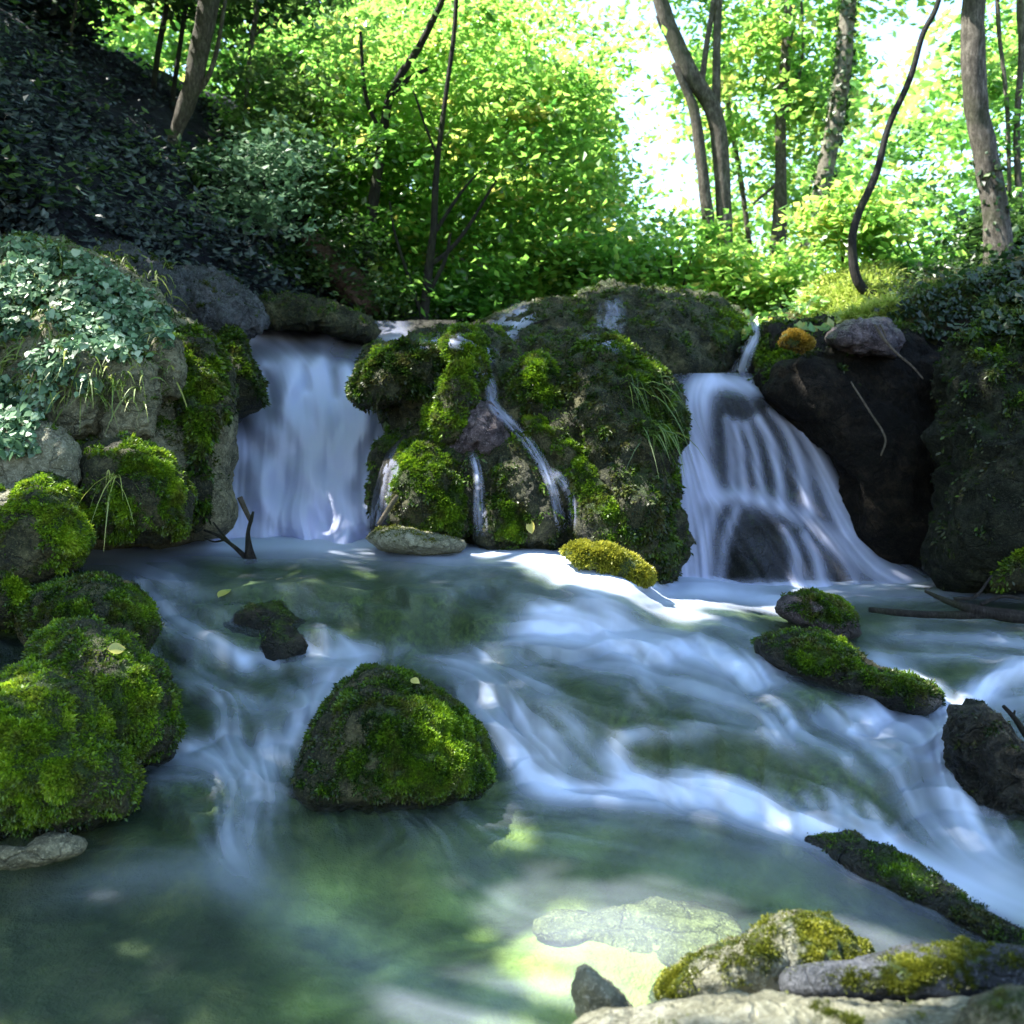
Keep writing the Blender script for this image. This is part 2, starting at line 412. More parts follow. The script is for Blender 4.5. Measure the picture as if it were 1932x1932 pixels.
def rock(name, label, cat, outline, d, T, mat, group=None, parent=None, moss_amt=-9, patches=(), nm=0, L=.02, mmat=None, bright=.5,
         hang=.35, key=None, part='stone', up=.5, mf=5.0, wl=None, **kw):
    """a stone: its body and, where it is overgrown, the moss on it"""
    V, F, N = rock_geo(outline, d, T, **kw)
    sd_ = kw.get('seed', 0)
    mm = mossmask(V, N, moss_amt, sd_, patches, f=mf, up=up)
    wt = np.zeros(len(V))
    if wl is not None:
        wt = sstep(wl + .085, wl + .02, V[:, 2] + .05 * fbm(V * 9, 3)); mm = mm * (1 - wt)
    if key: keep(key, V, F)
    if parent is None:
        lo = V.min(0); base = (V[:, 0].mean(), V[:, 1].mean(), lo[2])
        if nm == 0:
            o = mk(name, V, F, mat, None, {'moss': mm, 'wet': wt}, origin=base); return tag(o, label, cat, group)
        root = thing(name, label, cat, base, group)
        mk(part, V, F, mat, root, {'moss': mm, 'wet': wt})
    else:
        root = mk(name, V, F, mat, parent, {'moss': mm, 'wet': wt})
    if nm: moss(root, V, F, N, mm, nm, L, mmat, hang, sd_, bright)
    return root

# ------------------------------------------------------------------ flowing water
def seg_dist(px, py, a, b):
    ab = b - a; l2 = max((ab ** 2).sum(), 1e-6)
    t = np.clip(((px - a[0]) * ab[0] + (py - a[1]) * ab[1]) / l2, 0, 1)
    return np.hypot(px - a[0] - t * ab[0], py - a[1] - t * ab[1]), t, ab / math.sqrt(l2)

def smoothpath(p, n=6):
    p = np.array(p, float); out = []
    q = np.vstack([2 * p[0] - p[1], p, 2 * p[-1] - p[-2]])
    for i in range(1, len(q) - 2):
        for t in np.linspace(0, 1, n, endpoint=False):
            out.append(.5 * ((2 * q[i]) + (-q[i - 1] + q[i + 1]) * t + (2 * q[i - 1] - 5 * q[i] + 4 * q[i + 1] - q[i + 2]) * t * t + (-q[i - 1] + 3 * q[i] - 3 * q[i + 1] + q[i + 2]) * t ** 3))
    out.append(p[-1]); return np.array(out)

def flow_field(px, py, strokes, default, taper=False):
    foam = np.zeros_like(px); dx = np.full_like(px, default[0] * .004); dy = np.full_like(px, default[1] * .004)
    for st in strokes:
        pts, wd, inten = st[0], st[1], st[2]
        q = smoothpath(pts, 5); n = len(q) - 1
        best = np.zeros_like(px); bx = np.zeros_like(px); by = np.zeros_like(px)
        for i in range(n):
            f = i / max(n - 1, 1)
            wv = wd if np.isscalar(wd) else wd[0] * (1 - f) + wd[1] * f
            iv = inten if np.isscalar(inten) else inten[0] * (1 - f) + inten[1] * f
            dist, t, dr = seg_dist(px, py, q[i], q[i + 1])
            ff = (i + t) / n; iv = iv * (.25 + .75 * sstep(0, .22, ff)) * (.1 + .9 * sstep(1., .74, ff)) if taper else iv
            g = np.exp(-(dist / wv) ** 2); gd = 1 / (1 + (dist / wv) ** 4)
            foam_i = g * np.abs(iv)
            best = np.maximum(best, foam_i); dx += gd * dr[0] * .2; dy += gd * dr[1] * .2
        if (inten if np.isscalar(inten) else inten[0]) >= 0: foam = 1 - (1 - foam) * (1 - best)
        else: foam = foam * (1 - best)
    l = np.hypot(dx, dy) + 1e-9
    return foam, dx / l, dy / l

def lic(dx, dy, L, seed, blur=1):
    """noise combed along the flow, in grid cells"""
    H, W = dx.shape; rng = np.random.RandomState(seed); n = rng.rand(H, W)
    for _ in range(blur):
        n = (n + np.roll(n, 1, 0) + np.roll(n, 1, 1) + np.roll(n, (1, 1), (0, 1))) / 4
    acc = n.copy()
    for sg in (1, -1):
        y, x = np.mgrid[0:H, 0:W].astype(float)
        for k in range(L):
            iy = np.clip(np.round(y).astype(int), 0, H - 1); ix = np.clip(np.round(x).astype(int), 0, W - 1)
            x = x + sg * dx[iy, ix]; y = y + sg * dy[iy, ix]
            iy = np.clip(np.round(y).astype(int), 0, H - 1); ix = np.clip(np.round(x).astype(int), 0, W - 1)
            acc += n[iy, ix]
    acc = (acc - acc.mean()) / acc.std()
    return acc

def box(a, r):
    for ax in (0, 1):
        p = np.pad(a, [(r + 1, r) if i == ax else (0, 0) for i in (0, 1)], mode='edge'); c = np.cumsum(p, axis=ax)
        n = a.shape[ax]
        a = (np.take(c, np.arange(n) + 2 * r + 1, ax) - np.take(c, np.arange(n), ax)) / (2 * r + 1)
    return a
# ------------------------------------------------------------------ the stream: water surface and bed
ZC = [
 # upper left pool and its lip
 (-420,1040,.80),(0,1040,.80),(170,1030,.78),(420,1008,.78),(600,1006,.78),(760,1012,.78),(900,1022,.775),(1000,1035,.765),(600,1035,.772),(400,1040,.772),
 (600,985,.80),(1000,985,.80),(250,985,.80),(-420,985,.82),
 (800,1070,.74),(1000,1075,.735),(1110,1085,.70),(1160,1110,.65),(1220,1140,.57),(1200,1060,.71),
 (600,1090,.70),(700,1130,.62),(450,1090,.70),(300,1100,.68),(150,1090,.72),
 # right pool
 (1270,1100,.46),(1400,1108,.43),(1600,1104,.43),(1800,1098,.43),(1932,1100,.43),(2350,1100,.43),(1700,1050,.44),(2350,985,.46),(1400,1040,.46),(1700,985,.46),
 (1300,1120,.50),(1400,1140,.45),(1550,1150,.425),(1700,1170,.42),(1932,1180,.41),(2350,1200,.41),
 # middle face
 (500,1180,.50),(650,1200,.47),(760,1190,.51),(880,1190,.53),(1000,1170,.56),(1100,1180,.53),(1180,1200,.50),(1300,1190,.47),(1450,1210,.43),
 (330,1200,.48),(100,1220,.42),(-420,1240,.40),(560,1250,.36),(700,1245,.375),(850,1240,.40),(980,1240,.44),(1150,1245,.44),(1350,1245,.42),(1500,1290,.36),(1650,1260,.37),(1800,1240,.375),(1932,1260,.36),(2350,1270,.36),
 (420,1330,.27),(560,1340,.265),(700,1310,.32),(900,1310,.335),(1050,1320,.36),(1250,1330,.355),(1400,1350,.325),(1550,1360,.29),(1720,1360,.27),(1850,1340,.285),
 (350,1420,.175),(470,1430,.165),(620,1400,.20),(800,1400,.20),(950,1420,.19),(1060,1430,.20),(1150,1400,.27),(1300,1400,.275),(1500,1410,.255),(1620,1420,.245),(1750,1440,.20),
 (0,1420,.17),(-420,1450,.15),(380,1500,.11),(460,1540,.05),(600,1500,.08),(800,1500,.07),(980,1485,.06),(1100,1490,.07),(1250,1480,.14),(1400,1480,.185),(1550,1490,.195),(1650,1500,.18),(1780,1530,.10),(1932,1500,.13),(2350,1500,.13),
 (1000,1520,.03),(1200,1520,.055),(1350,1530,.075),(1500,1565,.075),(1600,1580,.07),(1700,1580,.065),(1900,1650,.045),(2350,1700,.04),
 (450,1600,.02),(200,1600,.02),(0,1600,.02),(-420,1620,.015),(700,1560,.015),(900,1545,.02),(1100,1560,.02),(1400,1580,.03),(1500,1620,.025),(1700,1680,.02),(1932,1760,.012),
 (300,1670,.01),(0,1800,0),(400,1800,0),(800,1700,0),(1200,1700,0),(1500,1750,0),(1800,1850,0),(2350,1900,0),(-420,1900,0),(966,1932,0),(300,2000,0),(1600,2000,0),(-420,2300,0),(966,2300,0),(2350,2300,0),(-420,2100,0),(2350,2100,0),
]
zf = RBF([(a, b) for a, b, c in ZC], [c for a, b, c in ZC], 26.)
gx = np.arange(-420, 2352, 3.2); gy = np.concatenate([np.arange(985, 1960, 2.6), np.linspace(1962, 2300, 60)])
GX, GY = np.meshgrid(gx, gy)
Z = zf(GX, GY)
# broad rounded shelves the water slides over
SHELF = [(1180,1322,150,42,.060), (1400,1425,210,50,.075), (1600,1470,110,50,.05), (560,1120,250,45,.045), (860,1165,130,36,.045), (1080,1150,90,30,.03), (1340,1180,110,24,.025), (640,1210,90,22,.03), (440,1200,90,30,.03), (1080,1420,60,40,.04), (440,1350,80,34,.035), (1500,1300,90,34,.03), (300,1740,260,60,.012)]
for (x, y, rx, ry, a) in SHELF: Z = Z + a * np.exp(-((GX - x) / rx) ** 2 - ((GY - y) / ry) ** 2)
# the tufa builds steps: flat shelves that end in short drops
wn = fbm(np.stack([GX.ravel() / 170., GY.ravel() / 120., np.full(GX.size, 3.)], 1), 3).reshape(GX.shape)
stepz = sstep(.03, .10, Z) * sstep(.80, .70, Z) * sstep(1060, 1110, GY) * (1 - sstep(1050, 1130, GX) * sstep(1200, 1165, GY))
hh = .115; ph = Z / hh + wn * .9; fr_ = ph - np.floor(ph)
Zt = (np.floor(ph) + sstep(.52, 1., fr_)) * hh - wn * .9 * hh
riser = np.where(fr_ > .52, 1 - np.abs((fr_ - .76) / .24), 0).clip(0, 1) * stepz
Z = Z + (Zt - Z) * .62 * stepz
D = (CAMZ - Z) / ((GY - HOR) * KP)
for r in range(len(gy) - 2, -1, -1):          # the bed never folds back under itself
    D[r] = np.maximum(D[r], D[r + 1] + .0022)
WV = P(GX, GY, D)
q = WV.reshape(-1, 3)
casc = sstep(1640, 1540, GY) * sstep(1040, 1090, GY)
WV[..., 2] += (fbm(q * np.array([2.2, 2.2, 2.2]), 4).reshape(GX.shape) * .030) * casc + fbm(q * np.array([1.3, 4.0, 1]), 3).reshape(GX.shape) * .008 * (1 - casc)

STK = [
 # left pool rim and the sunlit ledge
 ([(60,1062),(150,1046),(280,1030),(420,1022),(560,1018),(700,1024),(860,1034)], (18,22), 1.),
 ([(300,1020),(420,1010),(560,1006),(700,1010),(860,1024)], 22, .95),
 ([(380,996),(470,1000),(560,1000),(700,1000),(800,1008)], 34, .95),
 ([(560,1012),(700,1016),(820,1030),(900,1036),(1000,1042),(1060,1062),(1130,1096),(1210,1136)], (20,32), .98),
 ([(1210,1140),(1290,1120),(1380,1122),(1470,1140),(1560,1165)], (26,16), .9),
 ([(1100,1085),(1190,1105),(1270,1105),(1420,1106)], (22,14), .75),
 ([(1040,1080),(1100,1110),(1160,1150),(1200,1180)], 16, .45),
 # dark lip
 ([(170,1060),(300,1075),(360,1110),(470,1170)], 30, .30),
 ([(350,1050),(600,1050),(800,1060),(960,1080)], 14, .28),
 ([(700,1090),(860,1100),(1000,1130),(1100,1180)], 30, .16),
 ([(270,1110),(330,1180),(410,1230)], 26, .34),
 # middle cascade
 ([(930,1215),(1010,1185),(1100,1190),(1200,1215),(1330,1235),(1440,1280),(1520,1335)], (36,30), .80),
 ([(1010,1165),(1060,1160),(1120,1175),(1180,1200)], 20, .45),
 ([(1090,1130),(1140,1150),(1190,1200)], 8, .55),
 ([(1230,1150),(1300,1160),(1380,1190),(1430,1240),(1490,1290)], 26, .42),
 ([(1000,1240),(1150,1260),(1300,1280),(1400,1330),(1500,1400),(1590,1470)], 30, .32),
 ([(800,1245),(890,1265),(960,1340),(1040,1430),(1110,1475)], (30,40), .55),
 ([(940,1240),(1020,1300),(1090,1370),(1130,1440)], 26, .35),
 ([(860,1300),(930,1370),(970,1420),(1000,1470)], 22, .45),
 ([(1050,1240),(1160,1290),(1290,1310),(1420,1360)], 20, .25),
 # left channel
 ([(740,1225),(660,1268),(600,1320),(550,1385),(510,1430),(480,1500)], (22,36), .55),
 ([(560,1250),(640,1240),(720,1228)], 22, .45),
 ([(330,1265),(420,1310),(520,1330),(600,1320)], 22, .30),
 ([(400,1215),(440,1240),(480,1262)], 18, .65),
 ([(480,1235),(510,1250),(530,1268)], 9, .55),
 ([(575,1190),(580,1210),(590,1235)], 7, .5), ([(605,1182),(612,1205),(620,1232)], 8, .6), ([(640,1195),(650,1215),(668,1232)], 9, .4),
 ([(440,1340),(432,1390),(425,1440)], 26, .36), ([(490,1330),(500,1370),(500,1430)], 18,.2),
 ([(260,1445),(360,1438),(460,1440),(560,1450)], 42, .34), ([(470,1440),(475,1500),(455,1570),(440,1640)], 54, .26),
 ([(60,1700),(180,1672),(300,1655),(400,1655),(500,1690),(600,1760),(760,1850),(900,1930)], (34,80), .15),
 ([(430,1600),(440,1630),(480,1660)], 46, .14),
 # middle and right steps
 ([(960,1410),(985,1450),(1015,1485),(1080,1505)], 17, .75),
 ([(980,1500),(1100,1500),(1230,1500),(1380,1522),(1500,1555),(1640,1600),(1780,1660),(1932,1720),(2200,1820)], (24,46), .85),
 ([(1260,1490),(1350,1490),(1430,1515),(1520,1560)], 28, .65),
 ([(1290,1465),(1380,1485),(1470,1525),(1560,1575)], 20, .55),
 ([(1140,1395),(1160,1430),(1190,1465),(1250,1485)], 22, .75),
 ([(1145,1405),(1210,1382),(1280,1380),(1380,1385)], 17, .50),
 ([(1380,1385),(1500,1400),(1600,1440),(1680,1500)], 18, .22),
 ([(1560,1480),(1572,1520),(1590,1560)], 7, .6), ([(1590,1490),(1605,1530),(1620,1565)], 6, .5), ([(1630,1510),(1650,1540),(1665,1570)], 7, .45), ([(1520,1480),(1530,1510),(1545,1550)], 6, .35),
 ([(1440,1450),(1460,1480),(1490,1520)], 10, .25),
 # right torrent
 ([(1620,1235),(1690,1262),(1750,1300),(1810,1330)], (16,26), .85),
 ([(2100,1255),(1932,1268),(1860,1300),(1810,1330)], (16,26), .8),
 ([(1560,1340),(1640,1350),(1720,1380),(1770,1430),(1800,1500),(1830,1580),(1932,1670),(2150,1780)], (26,60), .66),
 ([(1810,1330),(1790,1390),(1780,1450),(1790,1530)], (30,24), .6),
 ([(1500,1350),(1600,1380),(1680,1440),(1730,1530),(1790,1610)], 26, .42),
 ([(1890,1340),(1932,1330),(2100,1320)], 24, .4), ([(1870,1420),(1932,1400),(2100,1390)], 30,.35),
 ([(1640,1200),(1760,1205),(1932,1215),(2150,1215)], 12, .45), ([(1640,1235),(1800,1240),(1932,1250),(2150,1250)], 10, .35),
 ([(1640,1180),(1780,1170),(1932,1172),(2150,1172)], 6, .3),
 ([(1420,1106),(1600,1106),(1750,1096),(1932,1104),(2300,1106)], (10,9), .75), ([(1480,1130),(1650,1126),(1932,1126),(2300,1126)], 8, .45),
 ([(1270,1085),(1400,1098),(1560,1100)], 12, .6),
 # pale foam over the near pool, lightening it as reflections would
 ([(960,1560),(1150,1580),(1300,1620),(1420,1660)], 60, .12), ([(800,1560),(900,1640),(1000,1720)], 60, .10),
 ([(1380,1610),(1500,1640),(1640,1720),(1800,1800)], 60, .14), ([(1000,1780),(1150,1740),(1300,1800)], 60, .12),
 ([(900,1900),(1050,1860),(1200,1900)], 60, .12), ([(700,1850),(850,1900),(1000,1932)], 60, .08),
 # where the water lies clear and dark
 ([(330,1120),(480,1160),(600,1180)], 44, -.85), ([(740,1170),(920,1190)], 34, -.85), ([(560,1110),(800,1120)], 30, -.6), ([(700,1150),(800,1160)], 26, -.5),
 ([(1060,1300),(1180,1325),(1330,1350)], 46, -.85), ([(1110,1390),(1140,1420)], 26, -.6), ([(1250,1425),(1400,1430),(1520,1450),(1640,1510)], 36, -.85), ([(1330,1190),(1420,1215)], 20, -.5), ([(1500,1300),(1600,1330)], 20, -.6), ([(1460,1560),(1620,1640)],12,-.3),
 ([(1450,1500),(1500,1540)], 14, -.6), ([(900,1600),(700,1640)], 50, -.3), ([(150,1750),(350,1720),(450,1780)], 40, -.6),
]
FO, DX, DY = flow_field(GX, GY, STK, (1., .35), True)
DY = DY + 1.6 * box(riser, 3); _l = np.hypot(DX, DY); DX = DX / _l; DY = DY / _l
ln = lic(DX, DY, 40, 2, 2); ln2 = lic(DX, DY, 60, 4, 8)
cs = sstep(1015, 1060, GY) * sstep(1640, 1560, GY)
FO = box(FO, 3) * .92
foam = FO + (ln * .016 + ln2 * .085) * np.sqrt(np.clip(FO, 0, 1)) * (.25 + .75 * cs) + np.clip(ln2, 0, 3) * .03 * cs
rs = box(riser, 2); tow = box(np.roll(riser, 6, 0), 5)
act = .35 + .65 * sstep(.05, .5, box(FO, 12)); patchy = sstep(-.25, .45, fbm(np.stack([GX.ravel() / 90., GY.ravel() / 200., np.full(GX.size, 9.)], 1), 3).reshape(GX.shape))
foam = foam + act * patchy * (rs * (.34 + .16 * ln2 + .07 * ln) + tow * .16)
foam = np.clip(foam, 0, 1) ** 1.2 * 1.08
foam = np.clip(foam + .012 + (.003 + .022 * sstep(500, 1100, GX)) * sstep(1560, 1700, GY) * (1 + .15 * ln2), 0, .97)
foam = box(foam, 1)
WV[..., 2] += (ln2 * .004 + box(FO, 3) * .02) * cs
keep('surface', WV[::3, ::3].reshape(-1, 3), grid_faces(*WV[::3, ::3].shape[:2]))
mk('water', WV.reshape(-1, 3), grid_faces(*GX.shape), WATER, None, {'foam': foam.ravel()})['kind'] = 'structure'

# bed
st_ = 2
BX, BY = GX[::st_, ::st_], GY[::st_, ::st_]; BVt = WV[::st_, ::st_].copy()
pool = sstep(1520, 1640, BY + .12 * (BX - 900) * (BX > 900) * 0)
q = BVt.reshape(-1, 3)
dep = .03 + .05 * np.clip(fbm(q * 3.0, 4).reshape(BX.shape), -.5, 1) + pool * .14
dep = dep * (1 - .72 * np.exp(-((BX - 1200) / 260) ** 2 - ((BY - 1745) / 75) ** 2))
dep = np.maximum(dep, .018) + .03 * sstep(1060, 1000, BY)
BVt[..., 2] -= dep
pxx, pyy = BX, BY
sand = np.zeros_like(BX)  # pale sand; part of the pool's reflected light is painted in too
for (x, y, rx, ry, a) in [(1050,1800,420,170,.75),(1220,1715,210,50,.9),(1150,1900,260,60,.8),(960,1640,260,60,.5),(1010,1560,240,30,.35),(700,1900,300,60,.3),(1480,1745,100,40,.6),(1560,1560,60,30,.2),(560,1740,160,60,.15)]:
    sand = np.maximum(sand, a * np.exp(-((pxx - x) / rx) ** 2 - ((pyy - y) / ry) ** 2))
sn = fbm(q * np.array([5.0, 8.0, 3.]) + 4, 4).reshape(BX.shape)
sand = np.maximum(sand, .46 * pool * sstep(380, 620, pxx))
sand = np.clip(sand * 1.6 + sn * 1.1 * (sand > .05) * np.minimum(1, sand * 2) - .12, 0, 1)
for (x, y, rx, ry, a) in [(170,1800,330,150,.95),(350,1720,200,40,.6)]:
    sand = sand * (1 - a * np.exp(-((pxx - x) / rx) ** 2 - ((pyy - y) / ry) ** 2))
bmoss = fbm(q * 5 + 8, 4).reshape(BX.shape) * 1.2 + .12
for (x, y, rx, ry, a) in SHELF[:-1]: bmoss = bmoss + .35 * np.exp(-((BX - x) / rx) ** 2 - ((BY - y - 20) / ry) ** 2)
bmoss = np.clip(bmoss, 0, 1) * (1 - pool)
mk('stream_bed', BVt.reshape(-1, 3), grid_faces(*BX.shape), BED, None, {'sand': sand.ravel(), 'moss': bmoss.ravel()})['kind'] = 'structure'
keep('water', WV[::3, ::3].reshape(-1, 3), grid_faces(*WV[::3, ::3].shape[:2]))

# ------------------------------------------------------------------ waterfalls
def sheet(name, x0, x1, y0, y1, step, ctrl, strokes, default, mask=None, seed=0, rock_m=None, rock_label=None, rock_name=None, L=50, amp=.2, push=.08,
          bulge=.03, c=30., mat=None, base=0., rlab=None, pad=0, rock_rough=.09, calm=0.):
    xs = np.arange(x0, x1, step); ys = np.arange(y0, y1, step); X, Y = np.meshgrid(xs, ys)
    df = RBF([(a, b) for a, b, _ in ctrl], [d for _, _, d in ctrl], c)
    Dp = df(X, Y)
    fo, dx, dy = flow_field(X, Y, strokes, default)
    l1 = lic(dx, dy, L, seed, 2); l2 = lic(dx, dy, L * 2, seed + 1, 7)
    fo = box(fo, 2)
    l3 = lic(dx, dy, 10, seed + 2, 2); l3 = box(box(l3, 9), 7); l3 = (l3 - l3.mean()) / l3.std()
    f = fo + ((l1 * .2 + l2) * amp * (1 - calm * sstep(y0 + .2 * (y1 - y0), y0 + .5 * (y1 - y0), Y)) + l3 * amp * calm) * np.sqrt(np.clip(fo, 0, 1)) + base * (1 + 1.6 * calm * sstep(y0 + .45 * (y1 - y0), y0 + .65 * (y1 - y0), Y))
    if mask is not None: f = f * mask(X, Y)
    f = np.clip(box(f, 1), 0, .98)
    Vw = P(X, Y, Dp - bulge * (box(fo, 3) + .1 * (1 - calm) * l2 + calm * .45 * box(l3, 3)))
    o = mk(name, Vw.reshape(-1, 3), grid_faces(*X.shape), mat or FALL, None, {'foam': f.ravel()}); o['kind'] = 'structure'
    if rock_m:
        xs = np.arange(x0 - pad, x1 + pad, step * 2); ys = np.arange(y0 - 4, y1 + 20, step * 2); X, Y = np.meshgrid(xs, ys)
        V = P(X, Y, df(X, Y) + push); q = V.reshape(-1, 3)
        V[..., 1] += rock_rough * (fbm(q * 3.2, 5) + .5).clip(-.3, 2).reshape(X.shape) + .02
        F = grid_faces(*X.shape)
        # closed at the back so that it is a block of rock and not a skin
        H_, W_ = X.shape; Vb = V.copy(); Vb[..., 1] += .7; Vall = np.concatenate([V.reshape(-1, 3), Vb.reshape(-1, 3)])
        n = H_ * W_; i = np.arange(n).reshape(H_, W_); b = i + n
        ring = []
        for e in (i[0], i[:, -1], i[-1][::-1], i[:, 0][::-1]):
            ring.append(np.stack([e[:-1], e[1:], e[1:] + n, e[:-1] + n], 1))
        Fall = np.concatenate([F, F[:, ::-1] + n] + ring)
        N = vnormals(V.reshape(-1, 3), F)
        mm = np.zeros(len(Vall)); mm[:n] = mossmask(q, N, .0, seed)
        r = mk(rock_name, Vall, Fall, rock_m, None, {'moss': mm}, origin=(q[:, 0].mean(), q[:, 1].mean(), q[:, 2].min()))
        tag(r, rlab, 'rock')
    return o

def edge_mask(poly_l, poly_r, soft):
    yl, xl = zip(*[(b, a) for a, b in poly_l]); yr, xr = zip(*[(b, a) for a, b in poly_r])
    def f(X, Y):
        wob = 10 * np.sin(Y / 23.) + 7 * np.sin(Y / 9. + 1)
        return sstep(-soft * .3, soft, X + wob * .4 - np.interp(Y, yl, xl)) * sstep(-soft * .3, soft, np.interp(Y, yr, xr) - X + wob * .4)
    return f

LF = [(430,615,8.4),(560,612,8.4),(660,620,8.4),(780,625,8.4),(300,615,8.4),(900,620,8.3),
      (450,650,8.05),(560,660,8.1),(660,650,8.1),(760,660,8.0),(480,700,7.75),(560,700,7.6),(640,700,7.75),(740,700,7.8),
      (500,760,7.5),(600,770,7.35),(700,760,7.45),(400,760,7.5),(420,830,7.2),(560,830,7.05),(700,830,7.15),(800,760,7.5),(800,840,7.2),
      (400,920,6.85),(560,920,6.75),(700,920,6.85),(400,1010,6.52),(560,1010,6.48),(740,1010,6.48),(300,1010,6.5),(860,1010,6.48),(300,760,7.5),(560,1040,6.4)]
LS = [([(470,630),(530,640),(545,700),(560,770),(560,850)], (26,50), .8), ([(450,640),(480,690),(500,740),(520,800)], (16,34), .65),
      ([(560,625),(620,640),(700,645),(770,640)], 16, .5), ([(500,660),(600,690),(650,740),(660,820)], (16,44), .5),
      ([(600,690),(606,730),(610,800),(610,900)], (14,40), .8), ([(645,700),(655,740),(660,800),(655,900)], (13,34), .75), ([(540,700),(560,740),(575,800)], (16,40), .6),
      ([(735,755),(730,800),(715,870),(700,960)], (14,30), .75), ([(690,770),(690,850),(680,950)], (20,40), .7),
      ([(440,820),(430,880),(425,940),(425,1010)], (30,40), .75), ([(500,790),(490,860),(480,940),(480,1010)], (40,60), .85),
      ([(570,800),(570,900),(560,1010)], (80,90), .95), ([(650,820),(650,930),(650,1010)], (70,80), .92), ([(450,840),(450,920),(450,1010)], (50,60), .8),
      ([(420,990),(520,985),(640,985),(720,1000)], 26, .95), ([(560,930),(520,960),(470,990)], 30, .6),
      ([(400,800),(440,790),(480,800)], 26, .35)]
LS += [([(480,655),(600,662),(740,655)], 24, -.4), ([(545,688),(549,735)], 17, .8), ([(606,686),(607,745)], 14, .85), ([(650,698),(653,750)], 13, .8), ([(500,690),(520,740)], 13, .55), ([(600,640),(700,655)], 15, -.55), ([(576,690),(580,730)], 9, -.45), ([(630,700),(634,745)], 8, -.45), ([(690,690),(690,730)], 14, -.5), ([(415,690),(445,790)], 34, -.95), ([(500,700),(520,760)], 9, -.35)]
sheet('waterfall', 385, 790, 606, 1030, 2.0, LF, LS, (0, 1),
      edge_mask([(436,606),(440,640),(470,690),(480,760),(405,815),(395,900),(395,1030)], [(775,606),(770,660),(690,720),(735,752),(752,760),(750,850),(712,950),(705,1000),(790,1030)], 26),
      21, WET_ROCK, rock_name='fall_ledge', rlab='dark wet rock ledge behind the broad left waterfall', L=22, amp=.10, pad=70, bulge=.20, base=.16, calm=.85)

RF = [(1240,700,7.45),(1320,708,7.3),(1400,708,7.3),(1480,735,7.3),(1280,735,7.05),(1350,735,6.98),(1420,735,7.0),(1260,800,6.88),(1350,800,6.85),(1450,780,6.95),(1540,800,7.1),
      (1250,900,6.75),(1350,900,6.78),(1450,900,6.8),(1560,900,6.9),(1640,900,7.1),(1280,940,6.66),(1400,945,6.62),(1480,965,6.62),(1600,1000,6.7),(1700,1040,6.75),
      (1270,1030,6.5),(1350,1030,6.42),(1450,1030,6.38),(1550,1040,6.45),(1650,1080,6.5),(1270,1110,6.36),(1400,1112,6.3),(1550,1112,6.32),(1700,1110,6.36),(1760,1110,6.5),(1760,900,7.3),(1200,1110,6.4),(1200,800,6.95),(1760,1000,7.0),(1600,740,7.4)]
RS = [([(1330,735),(1400,850),(1450,950)], 80, .03), ([(1400,960),(1470,1040),(1500,1115)], 90, .02), ([(1480,800),(1560,920),(1620,1030)], 50, .2), ([(1335,718),(1310,730),(1295,790),(1290,860),(1290,960),(1290,1090)], (20,26), .72), ([(1345,718),(1330,745),(1322,800),(1325,870),(1335,930)], (16,20), .55),
      ([(1355,720),(1400,722),(1450,742),(1500,780),(1545,850),(1580,930),(1610,990)], (12,16), .42),
      ([(1360,722),(1410,735),(1420,742)], 12, .35),
      ([(1455,775),(1485,810),(1505,860),(1520,920),(1528,965)], (7,12), .70), ([(1430,790),(1452,830),(1468,890),(1476,955)], (7,9), .72), ([(1408,800),(1424,850),(1432,900),(1440,945)], (7,9), .6),
      ([(1388,800),(1396,850),(1402,900),(1406,940)], (8,9), .55), ([(1370,790),(1378,850),(1384,930)], (6,9), .4), ([(1480,775),(1520,820),(1550,880),(1575,950),(1600,1010)], (8,14), .55),
      ([(1500,790),(1540,850),(1568,920),(1600,985),(1640,1030)], (9,14), .45),
      ([(1255,790),(1290,830),(1320,880),(1340,930)], (8,18), .75), ([(1275,930),(1272,1000),(1270,1100)], 12, .55), ([(1300,900),(1310,980),(1312,1090)], (24,26), .45),
      ([(1330,940),(1400,938),(1470,958),(1540,990),(1600,1035),(1660,1080),(1720,1105)], (15,20), .5), ([(1350,950),(1335,1000),(1330,1060),(1328,1110)], (14,16), .55),
      ([(1390,960),(1370,1010),(1362,1060),(1360,1110)], (9,10), .40), ([(1480,1000),(1500,1040),(1505,1080),(1508,1110)], (9,14), .45), ([(1520,1010),(1540,1050),(1550,1110)], (10,14), .42),
      ([(1560,1020),(1600,1060),(1620,1105)], (10,14), .4), ([(1600,1000),(1660,1060),(1740,1100)], 16, .5), ([(1290,1100),(1400,1108),(1560,1108)], 10, .6),
      ([(1420,1000),(1470,1010)], 16, -.5)]
sheet('waterfall', 1236, 1790, 704, 1122, 2.0, RF, RS, (.25, 1), None, 31, WET_ROCK, rock_name='fall_ledge',
      rlab='rounded dark rock hump under the fanned right waterfall', L=34, amp=.085, pad=0, bulge=.05, push=.05)

